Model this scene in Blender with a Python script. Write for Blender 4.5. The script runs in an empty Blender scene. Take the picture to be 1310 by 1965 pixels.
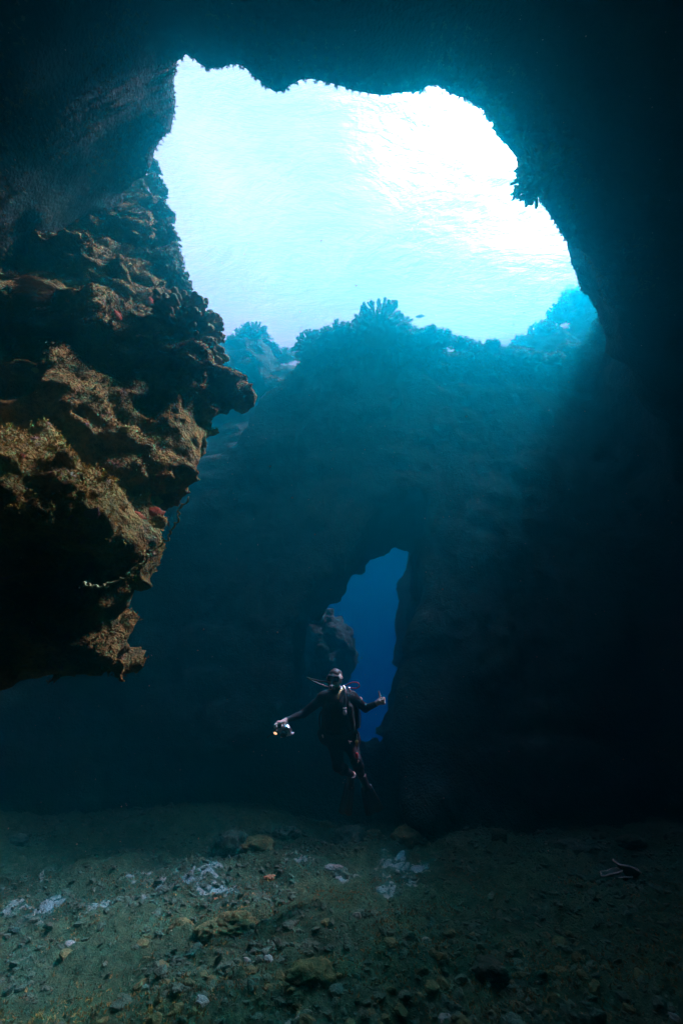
import bpy, bmesh, math, random
import numpy as np
import openvdb
from mathutils import Vector, Matrix

# ------------------------------------------------------------------ camera
scene = bpy.context.scene
col = scene.collection
random.seed(7)
RNG = np.random.default_rng(11)
CAM = np.array([0.0, 0.0, 2.0])
FPX = 900.0                       # focal length in photo pixels (1310 x 1965)
PITCH = math.radians(24.9)
FW = np.array([0, math.cos(PITCH), math.sin(PITCH)])
UP = np.array([0, -math.sin(PITCH), math.cos(PITCH)])
RT = np.array([1.0, 0, 0])

cam_data = bpy.data.cameras.new('camera')
cam = bpy.data.objects.new('camera', cam_data)
col.objects.link(cam)
cam.location = CAM
cam.rotation_euler = (math.pi / 2 + PITCH, 0, 0)
cam_data.sensor_fit = 'VERTICAL'
cam_data.sensor_height = 36.0
cam_data.lens = FPX / 1965.0 * 36.0
cam_data.clip_end = 2000
cam_data.clip_start = 0.02
scene.camera = cam

# ------------------------------------------------------------------ sky and sun
SUN_DIR = Vector((0.50, 0.13, 0.855)).normalized()      # towards the sun, under water
SUN_EL = math.asin(SUN_DIR.z)
SUN_AZ = math.atan2(SUN_DIR.x, SUN_DIR.y)

world = bpy.data.worlds.new('World')
scene.world = world
world.use_nodes = True
wn, wl = world.node_tree.nodes, world.node_tree.links
wn.clear()
w_out = wn.new('ShaderNodeOutputWorld')
w_bg = wn.new('ShaderNodeBackground')
w_sky = wn.new('ShaderNodeTexSky')
w_sky.sky_type = 'NISHITA'
w_sky.sun_disc = False
w_sky.sun_elevation = SUN_EL
w_sky.sun_rotation = SUN_AZ
w_sky.air_density = 1.0
w_sky.dust_density = 1.6
w_sky.ozone_density = 1.0
# thin broken cloud over the whole sky
w_tc = wn.new('ShaderNodeTexCoord')
w_map = wn.new('ShaderNodeMapping'); w_map.inputs['Scale'].default_value = (1.0, 1.0, 2.4)
w_n = wn.new('ShaderNodeTexNoise'); w_n.inputs['Scale'].default_value = 2.0
w_n.inputs['Detail'].default_value = 9; w_n.inputs['Roughness'].default_value = 0.62
w_n.inputs['Distortion'].default_value = 0.5
w_r = wn.new('ShaderNodeValToRGB')
w_r.color_ramp.elements[0].position = 0.30; w_r.color_ramp.elements[1].position = 0.75
w_mix = wn.new('ShaderNodeMix'); w_mix.data_type = 'RGBA'
w_fac = wn.new('ShaderNodeMath'); w_fac.operation = 'MULTIPLY'; w_fac.inputs[1].default_value = 0.8
wl.new(w_tc.outputs['Generated'], w_map.inputs['Vector'])
wl.new(w_map.outputs['Vector'], w_n.inputs['Vector'])
wl.new(w_n.outputs['Fac'], w_r.inputs['Fac'])
wl.new(w_r.outputs['Color'], w_fac.inputs[0])
wl.new(w_fac.outputs[0], w_mix.inputs['Factor'])
wl.new(w_sky.outputs['Color'], w_mix.inputs['A'])
w_mix.inputs['B'].default_value = (9.0, 7.4, 6.6, 1)
wl.new(w_mix.outputs['Result'], w_bg.inputs['Color'])
w_bg.inputs['Strength'].default_value = 0.05
wl.new(w_bg.outputs[0], w_out.inputs['Surface'])

sun_data = bpy.data.lights.new('sun', 'SUN')
sun_data.energy = 5.0
sun_data.angle = math.radians(9.0)
sun_data.color = (1.0, 0.89, 0.72)
sun = bpy.data.objects.new('sun', sun_data)
col.objects.link(sun)
sun.rotation_euler = SUN_DIR.to_track_quat('Z', 'Y').to_euler()
sun.location = (30, 12, 60)

vs = scene.view_settings
vs.view_transform = 'Standard'
vs.look = 'None'
vs.exposure = 3.1
vs.gamma = 1.0
vs.use_curve_mapping = False
cy = scene.cycles
cy.use_denoising = True
cy.max_bounces = 8
cy.diffuse_bounces = 2
cy.volume_bounces = 1
cy.transmission_bounces = 6
cy.transparent_max_bounces = 12
cy.sample_clamp_indirect = 4.0
cy.use_adaptive_sampling = False

# ------------------------------------------------------------------ helpers
def ray(px, py):
    u, v = (px - 655.0) / FPX, (982.5 - py) / FPX
    return FW + u * RT + v * UP

def at_y(px, py, y):
    d = ray(px, py); return CAM + d * (y / d[1])

def at_z(px, py, z):
    d = ray(px, py); return CAM + d * ((z - CAM[2]) / d[2])

def at_d(px, py, depth):          # depth along the optical axis
    return CAM + ray(px, py) * depth

def tag(o, label=None, cat=None, group=None, kind=None):
    if label: o['label'] = label
    if cat: o['category'] = cat
    if group: o['group'] = group
    if kind: o['kind'] = kind
    return o

def new_obj(name, me, mats=None, parent=None, loc=None):
    o = bpy.data.objects.new(name, me)
    col.objects.link(o)
    if mats is not None:
        for m in (mats if isinstance(mats, (list, tuple)) else [mats]):
            if me is not None and m.name not in [x.name for x in me.materials if x]:
                me.materials.append(m)
    if parent: o.parent = parent
    if loc is not None: o.location = loc
    return o

def empty(name, loc=(0, 0, 0)):
    o = bpy.data.objects.new(name, None)
    col.objects.link(o); o.location = loc; o.empty_display_size = 0.1
    return o

def np_mesh(name, verts, faces, smooth=True):
    verts = np.ascontiguousarray(verts, dtype=np.float32)
    faces = np.ascontiguousarray(faces, dtype=np.int32)
    k = faces.shape[1]
    me = bpy.data.meshes.new(name)
    me.vertices.add(len(verts)); me.vertices.foreach_set('co', verts.ravel())
    me.loops.add(faces.size); me.loops.foreach_set('vertex_index', faces.ravel())
    me.polygons.add(len(faces))
    me.polygons.foreach_set('loop_start', np.arange(0, faces.size, k, dtype=np.int32))
    me.polygons.foreach_set('loop_total', np.full(len(faces), k, dtype=np.int32))
    me.update(calc_edges=True)
    me.validate()
    me.polygons.foreach_set('use_smooth', np.full(len(me.polygons), smooth))
    return me

# --- lattice noise, vectorised
def _hash(ix, iy, iz, seed):
    h = (ix.astype(np.uint32) * np.uint32(374761393) + iy.astype(np.uint32) * np.uint32(668265263)
         + iz.astype(np.uint32) * np.uint32(2147483647) + np.uint32(seed * 1274126177 & 0xffffffff))
    h = (h ^ (h >> np.uint32(13))) * np.uint32(1274126177)
    h = h ^ (h >> np.uint32(16))
    h = h * np.uint32(2246822519)
    h = h ^ (h >> np.uint32(15))
    return h.astype(np.float32) / np.float32(4294967295.0)

def vnoise(p, seed=0):
    i = np.floor(p).astype(np.int32)
    f = (p - i).astype(np.float32)
    f = f * f * f * (f * (f * 6 - 15) + 10)
    r = 0
    for dx in (0, 1):
        wx = f[:, 0] if dx else 1 - f[:, 0]
        for dy in (0, 1):
            wy = f[:, 1] if dy else 1 - f[:, 1]
            for dz in (0, 1):
                wz = f[:, 2] if dz else 1 - f[:, 2]
                r = r + wx * wy * wz * _hash(i[:, 0] + dx, i[:, 1] + dy, i[:, 2] + dz, seed)
    return r * 2 - 1

def fbm(p, oct=4, gain=0.5, seed=0, ridged=False):
    a, s, t = 1.0, 0.0, 0.0
    p = np.asarray(p, dtype=np.float32)
    for k in range(oct):
        n = vnoise(p, seed + k * 17)
        if ridged: n = 1 - 2 * np.abs(n)
        s = s + a * n; t += a
        a *= gain; p = p * 2.03 + 13.7
    return s / t

def worley(p, seed=0):
    i = np.floor(p).astype(np.int32)
    best = np.full(len(p), 9.0, np.float32)
    for dx in (-1, 0, 1):
        for dy in (-1, 0, 1):
            for dz in (-1, 0, 1):
                c = i + np.array([dx, dy, dz], dtype=np.int32)
                q = np.stack([_hash(c[:, 0], c[:, 1], c[:, 2], seed + s) for s in (1, 2, 3)], 1) + c
                best = np.minimum(best, ((q - p) ** 2).sum(1))
    return np.sqrt(best)

def blocks(p, seed=0):
    """random height per Voronoi cell: broken, blocky rock"""
    i = np.floor(p).astype(np.int32)
    best = np.full(len(p), 9.0, np.float32); val = np.zeros(len(p), np.float32)
    for dx in (-1, 0, 1):
        for dy in (-1, 0, 1):
            for dz in (-1, 0, 1):
                c = i + np.array([dx, dy, dz], dtype=np.int32)
                q = np.stack([_hash(c[:, 0], c[:, 1], c[:, 2], seed + s) for s in (1, 2, 3)], 1) + c
                e = ((q - p) ** 2).sum(1)
                m = e < best
                best = np.where(m, e, best); val = np.where(m, _hash(c[:, 0], c[:, 1], c[:, 2], seed + 9), val)
    return val * 2 - 1

def smax(a, b, k):
    h = np.clip(0.5 + 0.5 * (a - b) / k, 0, 1)
    return b + (a - b) * h + k * h * (1 - h)

def smin(a, b, k): return -smax(-a, -b, k)

def sstep(a, b, x):
    t = np.clip((x - a) / (b - a), 0, 1); return t * t * (3 - 2 * t)

def poly_sdf(X, Y, poly):
    poly = np.asarray(poly, dtype=np.float64)
    d = np.full(X.shape, 1e9); inside = np.zeros(X.shape, bool)
    n = len(poly)
    for i in range(n):
        ax, ay = poly[i]; bx, by = poly[(i + 1) % n]
        ex, ey = bx - ax, by - ay
        t = np.clip(((X - ax) * ex + (Y - ay) * ey) / (ex * ex + ey * ey + 1e-12), 0, 1)
        d = np.minimum(d, (X - ax - t * ex) ** 2 + (Y - ay - t * ey) ** 2)
        c = (ay > Y) != (by > Y)
        with np.errstate(divide='ignore', invalid='ignore'):
            xi = ex * (Y - ay) / (ey if ey != 0 else 1e-12) + ax
        inside ^= c & (X < xi)
    d = np.sqrt(d)
    return np.where(inside, -d, d)

def grid_of(bmin, bmax, vox):
    ax = [np.arange(bmin[i], bmax[i] + vox, vox, dtype=np.float32) for i in range(3)]
    return ax

def quads_of(d, bmin, vox):
    g = openvdb.FloatGrid(background=float(max(1.0, d.max())))
    g.copyFromArray(np.ascontiguousarray(d, dtype=np.float32))
    p, q = g.convertToQuads(isovalue=0.0)
    p = p * vox + np.asarray(bmin, dtype=np.float32)
    # orient outwards: compare with the field's gradient on a sample of faces
    a, b, c = p[q[:, 0]], p[q[:, 1]], p[q[:, 2]]
    n = np.cross(b - a, c - a)
    m = (a + c) / 2
    gi = np.clip(((m - bmin) / vox).round().astype(int), 1, np.array(d.shape) - 2)
    gr = np.stack([d[gi[:, 0] + 1, gi[:, 1], gi[:, 2]] - d[gi[:, 0] - 1, gi[:, 1], gi[:, 2]],
                   d[gi[:, 0], gi[:, 1] + 1, gi[:, 2]] - d[gi[:, 0], gi[:, 1] - 1, gi[:, 2]],
                   d[gi[:, 0], gi[:, 1], gi[:, 2] + 1] - d[gi[:, 0], gi[:, 1], gi[:, 2] - 1]], 1)
    if (np.sign((n * gr).sum(1))).sum() < 0:
        q = q[:, ::-1]
    return p, q

def biggest(p, q):
    """drop the loose crumbs that the noise leaves beside the main mass"""
    lab = np.arange(len(p))
    for _ in range(400):
        old = lab.copy()
        m = lab[q].min(1)
        np.minimum.at(lab, q.ravel(), np.repeat(m, 4))
        lab = lab[lab]; lab = lab[lab]
        if (old == lab).all(): break
    ids, cnt = np.unique(lab[q[:, 0]], return_counts=True)
    big = ids[cnt > 2500]
    q = q[np.isin(lab[q[:, 0]], big)]
    u, inv = np.unique(q, return_inverse=True)
    return p[u], inv.reshape(q.shape)

def rough(d, axes, band, fn):
    """add fn(points) to the field where |d| < band"""
    m = np.abs(d) < band
    idx = np.nonzero(m)
    P = np.stack([axes[0][idx[0]], axes[1][idx[1]], axes[2][idx[2]]], 1)
    d[idx] += fn(P).astype(np.float32)
    return d

def pad_outside(d, v=1.0):
    for ax in range(3):
        s = [slice(None)] * 3
        s[ax] = 0; d[tuple(s)] = v
        s[ax] = -1; d[tuple(s)] = v
    return d

# ------------------------------------------------------------------ materials
class NT:
    def __init__(self, name):
        self.m = bpy.data.materials.new(name); self.m.use_nodes = True
        self.t = self.m.node_tree; self.n = self.t.nodes; self.l = self.t.links
        self.bsdf = self.n['Principled BSDF']; self.out = self.n['Material Output']
    def add(self, typ, **kw):
        n = self.n.new(typ)
        for k, v in kw.items():
            if hasattr(n, k): setattr(n, k, v)
        return n
    def coords(self, kind='Object'):
        if kind == 'Position':
            return self.add('ShaderNodeNewGeometry').outputs['Position']
        return self.add('ShaderNodeTexCoord').outputs[kind]
    def noise(self, vec, scale, detail=5, rough=0.55, dist=0.0):
        n = self.add('ShaderNodeTexNoise')
        n.inputs['Scale'].default_value = scale; n.inputs['Detail'].default_value = detail
        n.inputs['Roughness'].default_value = rough; n.inputs['Distortion'].default_value = dist
        self.l.new(vec, n.inputs['Vector']); return n.outputs['Fac']
    def voro(self, vec, scale, out='Distance', rand=1.0):
        n = self.add('ShaderNodeTexVoronoi'); n.inputs['Scale'].default_value = scale
        n.inputs['Randomness'].default_value = rand
        self.l.new(vec, n.inputs['Vector']); return n.outputs[out]
    def ramp(self, fac, stops):
        n = self.add('ShaderNodeValToRGB'); e = n.color_ramp.elements
        while len(e) < len(stops): e.new(0.5)
        for i, (p, c) in enumerate(stops):
            e[i].position = p; e[i].color = (c if len(c) == 4 else (*c, 1))
        self.l.new(fac, n.inputs['Fac']); return n.outputs['Color']
    def mix(self, fac, a, b, blend='MIX'):
        n = self.add('ShaderNodeMix', data_type='RGBA', blend_type=blend)
        if hasattr(fac, 'is_linked') or hasattr(fac, 'node'): self.l.new(fac, n.inputs['Factor'])
        else: n.inputs['Factor'].default_value = fac
        for s, v in (('A', a), ('B', b)):
            if hasattr(v, 'node'): self.l.new(v, n.inputs[s])
            else: n.inputs[s].default_value = (*v, 1) if len(v) == 3 else v
        return n.outputs['Result']
    def math(self, op, a, b=None):
        n = self.add('ShaderNodeMath', operation=op)
        for i, v in enumerate((a, b)):
            if v is None: continue
            if hasattr(v, 'node'): self.l.new(v, n.inputs[i])
            else: n.inputs[i].default_value = v
        return n.outputs[0]
    def bump(self, height, strength=0.6, dist=0.05, normal=None):
        n = self.add('ShaderNodeBump'); n.inputs['Strength'].default_value = strength
        n.inputs['Distance'].default_value = dist
        self.l.new(height, n.inputs['Height'])
        if normal is not None: self.l.new(normal, n.inputs['Normal'])
        return n.outputs['Normal']
    def finish(self, color=None, rough=0.9, normal=None, metallic=0.0, spec=0.3):
        b = self.bsdf
        if color is not None:
            if hasattr(color, 'node'): self.l.new(color, b.inputs['Base Color'])
            else: b.inputs['Base Color'].default_value = (*color, 1)
        if hasattr(rough, 'node'): self.l.new(rough, b.inputs['Roughness'])
        else: b.inputs['Roughness'].default_value = rough
        b.inputs['Metallic'].default_value = metallic
        b.inputs['Specular IOR Level'].default_value = spec
        if normal is not None: self.l.new(normal, b.inputs['Normal'])
        return self.m

def rock_material(name, stops, scale=1.0, accents=(), bump=0.9, speck=0.0):
    t = NT(name); p = t.coords('Position')
    big = t.noise(p, 0.7 * scale, 6, 0.6, 0.6)
    mid = t.noise(p, 3.1 * scale, 8, 0.62, 0.3)
    fine = t.noise(p, 17.0 * scale, 8, 0.7)
    c = t.ramp(t.math('ADD', t.math('MULTIPLY', big, 0.5), t.math('MULTIPLY', mid, 0.5)), stops)
    dark = t.ramp(fine, [(0.30, (0.35, 0.35, 0.35)), (0.62, (1.25, 1.25, 1.25))])
    c = t.mix(0.85, c, dark, 'MULTIPLY')
    for k, (colr, sc, lo, hi) in enumerate(accents):
        n = t.noise(p, sc * scale, 5, 0.65, 0.8)
        f = t.ramp(n, [(lo, (0, 0, 0)), (hi, (1, 1, 1))])
        c = t.mix(f, c, t.mix(0.7, colr, dark, 'MULTIPLY'))
    if speck:
        v = t.voro(p, 26 * scale)
        f = t.ramp(v, [(0.05, (speck,) * 3), (0.14, (0, 0, 0))])
        c = t.mix(f, c, (0.55, 0.52, 0.40))
    vo = t.voro(p, 9 * scale)
    h = t.math('ADD', t.math('MULTIPLY', mid, 1.2), t.math('ADD', t.math('MULTIPLY', fine, 0.55), t.math('MULTIPLY', vo, 0.35)))
    pit = t.voro(p, 31 * scale)
    h = t.math('ADD', h, t.math('MULTIPLY', t.math('POWER', pit, 0.6), 0.35))
    return t.finish(c, 0.92, t.bump(h, bump, 0.16), spec=0.15)

M = {}
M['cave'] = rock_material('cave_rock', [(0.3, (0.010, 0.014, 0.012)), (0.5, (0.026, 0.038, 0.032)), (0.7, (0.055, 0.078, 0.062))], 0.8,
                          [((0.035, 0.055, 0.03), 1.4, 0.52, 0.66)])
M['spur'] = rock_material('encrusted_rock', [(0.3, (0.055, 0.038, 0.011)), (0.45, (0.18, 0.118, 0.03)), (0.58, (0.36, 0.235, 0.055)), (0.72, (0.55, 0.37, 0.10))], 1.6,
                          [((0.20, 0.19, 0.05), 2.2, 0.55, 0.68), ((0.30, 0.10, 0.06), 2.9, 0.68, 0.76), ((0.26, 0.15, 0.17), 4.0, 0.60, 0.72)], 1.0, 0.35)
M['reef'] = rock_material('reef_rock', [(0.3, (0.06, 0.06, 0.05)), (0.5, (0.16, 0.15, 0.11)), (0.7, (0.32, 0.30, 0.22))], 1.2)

# water surface seen from below: half clear, half rippled refraction
def water_material():
    t = NT('water_surface'); p = t.coords('Position')
    mp = t.add('ShaderNodeMapping'); mp.inputs['Scale'].default_value = (0.42, 1.0, 1.0)
    mp.inputs['Rotation'].default_value = (0, 0, math.radians(-28))
    t.l.new(p, mp.inputs['Vector'])
    a = t.noise(mp.outputs[0], 0.5, 8, 0.66, 1.1)
    b = t.noise(mp.outputs[0], 2.4, 6, 0.62, 0.7)
    h = t.math('ADD', a, t.math('MULTIPLY', b, 0.42))
    nrm = t.bump(h, 1.0, 1.5)
    rf = t.add('ShaderNodeBsdfRefraction'); rf.inputs['IOR'].default_value = 1.33
    rf.inputs['Roughness'].default_value = 0.42; rf.inputs['Color'].default_value = (0.97, 0.99, 1, 1)
    t.l.new(nrm, rf.inputs['Normal'])
    tl = t.add('ShaderNodeBsdfTranslucent'); tl.inputs['Color'].default_value = (0.9, 0.95, 1, 1)
    t.l.new(nrm, tl.inputs['Normal'])
    tr = t.add('ShaderNodeBsdfTransparent')
    m0 = t.add('ShaderNodeMixShader'); m0.inputs[0].default_value = 0.20
    t.l.new(rf.outputs[0], m0.inputs[1]); t.l.new(tl.outputs[0], m0.inputs[2])
    ms = t.add('ShaderNodeMixShader'); ms.inputs[0].default_value = 0.45
    t.l.new(tr.outputs[0], ms.inputs[1]); t.l.new(m0.outputs[0], ms.inputs[2])
    # beyond the critical angle the surface mirrors the sea below
    fr = t.add('ShaderNodeFresnel'); fr.inputs['IOR'].default_value = 1.33
    gl = t.add('ShaderNodeBsdfGlossy'); gl.inputs['Roughness'].default_value = 0.12
    mf = t.add('ShaderNodeMixShader')
    t.l.new(fr.outputs[0], mf.inputs[0]); t.l.new(ms.outputs[0], mf.inputs[1]); t.l.new(gl.outputs[0], mf.inputs[2])
    t.l.new(mf.outputs[0], t.out.inputs['Surface'])
    t.n.remove(t.bsdf)
    return t.m
M['water'] = water_material()

# ------------------------------------------------------------------ water surface and the body of water
SURF_Z = 17.5
def build_water():
    n = 61
    ax = np.linspace(-100, 100, n)
    X, Y = np.meshgrid(ax, ax, indexing='ij')
    V = np.stack([X.ravel(), Y.ravel() + 20, np.full(X.size, SURF_Z)], 1)
    I = np.arange(n * n).reshape(n, n)
    F = np.stack([I[:-1, :-1], I[1:, :-1], I[1:, 1:], I[:-1, 1:]], -1).reshape(-1, 4)
    me = np_mesh('water_surface', V, F)
    tag(new_obj('water_surface', me, M['water']), kind='structure')

def build_haze():
    m = bpy.data.materials.new('sea_water'); m.use_nodes = True
    nt = m.node_tree; nt.nodes.clear()
    out = nt.nodes.new('ShaderNodeOutputMaterial')
    v = nt.nodes.new('ShaderNodeVolumePrincipled')
    v.inputs['Color'].default_value = HAZE_COLOR
    v.inputs['Absorption Color'].default_value = HAZE_ABS
    v.inputs['Density'].default_value = HAZE_DENSITY
    v.inputs['Anisotropy'].default_value = HAZE_G
    nt.links.new(v.outputs[0], out.inputs['Volume'])
    bm = bmesh.new()
    bmesh.ops.create_cube(bm, size=1.0)
    bmesh.ops.scale(bm, vec=(210, 210, SURF_Z + 0.6 + 37), verts=bm.verts)
    bmesh.ops.translate(bm, vec=(0, 20, (SURF_Z + 0.6 - 37) / 2), verts=bm.verts)
    me = bpy.data.meshes.new('haze'); bm.to_mesh(me); bm.free()
    o = new_obj('haze', me, m)
    tag(o, kind='stuff', label='blue green sea water filling the cave and the open sea', cat='water')
HAZE_COLOR = (0.0, 0.375, 0.42, 1)
HAZE_ABS = (0.27, 0.44, 0.99, 1)
HAZE_DENSITY = 0.142
HAZE_G = 0.92
build_water()
build_haze()

# ------------------------------------------------------------------ cave rock: roof, walls, back wall with the arch
RIM = [  # photo x, y and height of the edge that shows
    (355, 104, 9.4), (430, 122, 8.6), (490, 150, 8.5), (525, 168, 8.5), (575, 158, 8.5), (615, 173, 8.5), (700, 162, 8.5),
    (780, 158, 8.5), (832, 136, 8.7), (880, 150, 8.9), (925, 186, 9.2), (932, 222, 9.5), (980, 282, 9.8),
    (1052, 298, 10.2), (1052, 335, 10.6), (1040, 375, 11.1), (1055, 435, 11.8), (1098, 485, 12.2), (1124, 545, 12.4), (1128, 580, 12.4)]
BACK = [(1105, 650, 12.4), (1085, 692, 12.45), (1010, 685, 12.45), (960, 675, 12.45), (890, 668, 12.45), (850, 660, 12.45), (790, 650, 12.45),
        (700, 640, 12.45), (640, 655, 12.45), (590, 675, 12.45), (577, 700, 12.2)]
rim_p = [at_z(x + (34 if i >= 14 else 24 if i > 10 else 0), y + ((44, 44, 38, 34, 36)[i] if i < 5 else 38 if i <= 10 else 14 if i < 14 else 0), z) for i, (x, y, z) in enumerate(RIM)]; back_p = [at_z(x + (38 if i == 0 else 25 if i == 1 else 0), y, z) for i, (x, y, z) in enumerate(BACK)]
left_p = [np.array([-2.0, 11.2, 11.0]), np.array([-3.1, 11.6, 9.9]), np.array([-4.8, 11.9, 9.2]), np.array([-5.6, 10.0, 10]), np.array([-5.2, 7.0, 11]),
          at_z(240, 340, 10.4), at_z(272, 285, 10.4), at_z(318, 185, 9.9)]
# the roof edge on the near left hangs over the spur
slab_p = [at_z(0, 508, 7.9), at_z(60, 495, 8.3), at_z(122, 462, 8.8), at_z(185, 425, 9.4), at_z(232, 378, 10.0)]
HOLE = [p[:2] for p in rim_p + back_p + left_p[:5]] + [(-7.0, 6.4)] + [p[:2] for p in slab_p + left_p[6:]]
TOPS = [(p[0], p[1], p[2]) for p in rim_p[8:] + back_p + left_p + slab_p] + [(0, 2, 10.3), (1.2, 2, 10.2), (-0.8, 1.5, 10.2), (0, -4, 12), (10, 0, 13), (-10, 4, 11), (10, 14, 13), (3, 14, 12.6), (-10, 14, 10), (-2.6, 13.5, 9.8), (-4.5, 14, 9.2)]
PLAN = [(7.0, 11.4), (4.8, 11.0), (1.7, 10.3), (-1.35, 10.9), (-3.4, 11.6), (-5.6, 12.0), (-7.4, 11), (-7.6, 6), (-6.5, 2), (-5.5, -5), (0, -6), (5.5, -5), (6.6, 2), (7.4, 7)]
ARCH_PX = [(794, 980), (745, 1000), (705, 1045), (668, 1112), (632, 1133), (600, 1165), (588, 1205), (586, 1330), (560, 1400), (480, 1455), (388, 1486),
           (340, 1620), (760, 1650), (745, 1500), (700, 1410), (728, 1345), (752, 1285), (772, 1228), (788, 1168), (783, 1105)]
def pos_at(px, py, y):
    p = at_y(px, py, y); return (p[0], p[2])
ARCH = [pos_at(x, y, 11.2) for x, y in ARCH_PX]

CLEFT = [pos_at(x, y, 11.2) for x, y in ARCH_PX[:8] + [(598, 1352), (622, 1392), (655, 1362), (690, 1372), (706, 1420), (724, 1398)] + ARCH_PX[15:]]

def build_cave():
    vox = 0.12
    bmin = np.array([-13.0, -7.6, -2.4]); bmax = np.array([13.0, 16.4, 13.9])
    ax = grid_of(bmin, bmax, vox)
    X2, Y2 = np.meshgrid(ax[0], ax[1], indexing='ij')
    # reef top by inverse distance between known rim heights
    num = den = 0
    for (x, y, z) in TOPS:
        w = 1 / ((X2 - x) ** 2 + (Y2 - y) ** 2 + 0.15) ** 1.5
        num = num + w * z; den = den + w
    top = num / den + (0.22 + 0.30 * sstep(3.0, 4.2, X2)) * sstep(9.3, 10.2, Y2) * sstep(-1.6, -1.0, X2)
    top = top + 0.35 * fbm(np.stack([X2.ravel() * 0.5, Y2.ravel() * 0.5, X2.ravel() * 0], 1), 4, seed=4).reshape(X2.shape)
    hole = poly_sdf(X2, Y2, HOLE)
    plan = poly_sdf(X2, Y2, PLAN)
    # underside of the roof
    und = 8.4 + 0.25 * np.clip(Y2 - 3.2, 0, 2) - 0.22 * np.clip(2.5 - Y2, 0, 20) - 0.85 * np.clip(-X2 - 1.7, 0, 3.4) - 0.55 * np.clip(X2 - 2.2, 0, 9) + 0.12 * np.clip(Y2 - 4, 0, 9)
    und = und + 0.25 * fbm(np.stack([X2.ravel() * 0.7, Y2.ravel() * 0.7, X2.ravel() * 0 + 5], 1), 3, seed=9).reshape(X2.shape)
    und = und + 1.25 * sstep(1.3, 0.05, hole) * sstep(-1.3, -2.0, X2) * sstep(6.0, 5.0, Y2)      # worn edge of the near roof slab
    XZx, XZz = np.meshgrid(ax[0], ax[2], indexing='ij')
    Z = ax[2][None, None, :]
    Y3 = ax[1][None, :, None]
    # the passage narrows to a cleft behind the low hollow at its foot
    arch = np.stack([poly_sdf(XZx - 0.02 * (yy - 11.2), XZz, ARCH if yy < 12.4 else CLEFT) - 0.22 - 0.06 * max(0, yy - 11.2) for yy in ax[1]], 1)
    arch = np.maximum(arch, 9.6 - Y3).astype(np.float32)
    d = np.maximum(Z - top[:, :, None], np.maximum(np.abs(X2)[:, :, None] - 12.6, -2.0 - Z)).astype(np.float32)
    d = np.maximum(d, np.maximum(Y3 - 15.4 - 0.5 * np.sin(ax[0])[:, None, None], -7.2 - Y3))
    chamber = smax(plan[:, :, None] + 0.10 * (Z - 6) * 0, Z - und[:, :, None], 0.5)
    # hollow under the left of the back wall
    d = smax(d, -chamber, 0.25)
    # unseen top of the front roof edge, cut back to let sun onto the ledge
    bev = (sstep(2.6, 1.8, X2) * sstep(6.0, 5.0, Y2))[:, :, None] * np.clip((Z - 9.4) * 1.3, 0, 2.0)
    d = smax(d, -np.maximum(hole[:, :, None] - bev, 4.5 - Z), 0.25)
    d = smax(d, -arch, 0.25).astype(np.float32)
    def nz(P):
        big = fbm(P * np.array([0.5, 0.5, 0.5]), 3, 0.55, seed=21) * 0.55
        rid = fbm(P * np.array([1.4, 1.4, 1.3]), 4, 0.55, seed=31, ridged=True) * 0.22
        return big * 0.6 + rid * (1 - 0.55 * sstep(5.2, 4.2, P[:, 1]) * sstep(7.5, 8.0, P[:, 2])) + fbm(P * 3.6, 3, 0.6, seed=71, ridged=True) * 0.07 - 0.05
    d = rough(d, ax, 0.9, nz)
    d = pad_outside(d, 0.5)
    p, q = quads_of(d, bmin, vox)
    p, q = biggest(p, q)
    c = p[q].mean(1)
    kind = np.zeros(len(q), int)
    kind[c[:, 1] > 9.4] = 1                                   # back
    kind[(c[:, 0] > 4.6) & (c[:, 1] <= 9.4) ] = 2            # right
    kind[(c[:, 0] < -5.0) & (c[:, 1] <= 9.4)] = 3            # left
    for k, nm in enumerate(('cave_roof', 'cave_wall_back', 'cave_wall_right', 'cave_wall_left')):
        f = q[kind == k]
        u, inv = np.unique(f, return_inverse=True)
        me = np_mesh(nm, p[u], inv.reshape(f.shape))
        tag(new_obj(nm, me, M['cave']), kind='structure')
build_cave()
# ------------------------------------------------------------------ sea floor
def floor_height(P2):
    x, y = P2[:, 0], P2[:, 1]
    q = np.stack([x, y, np.zeros_like(x)], 1).astype(np.float32)
    z = 0.30 * fbm(q * 0.35, 3, seed=3) + 0.10 * fbm(q * 1.4, 3, seed=5)
    wall = np.maximum(sstep(9.2, 11.8, y + 0.8 * fbm(q * 0.5, 2, seed=12)) * sstep(0.6, 2.4, np.abs(x - 0.3)), sstep(4.2, 7.4, np.abs(x)))
    z = z + np.where(x > 1, 0.3, 0.45) * wall * sstep(16, 14, y)
    z = z - np.clip(y - 21, 0, 60) * 0.55 * sstep(21, 30, y)
    z = np.maximum(z, -30)
    return z

def floor_detail(P2):
    x, y = P2[:, 0], P2[:, 1]
    q = np.stack([x, y, np.zeros_like(x)], 1).astype(np.float32)
    r = fbm(q * 4.5, 4, 0.65, seed=8) * 0.10 + (0.5 - np.minimum(worley(q * 5.0, 3), 1)) * 0.10 + (0.5 - np.minimum(worley(q * 11, 5), 1)) * 0.055
    return r

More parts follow.
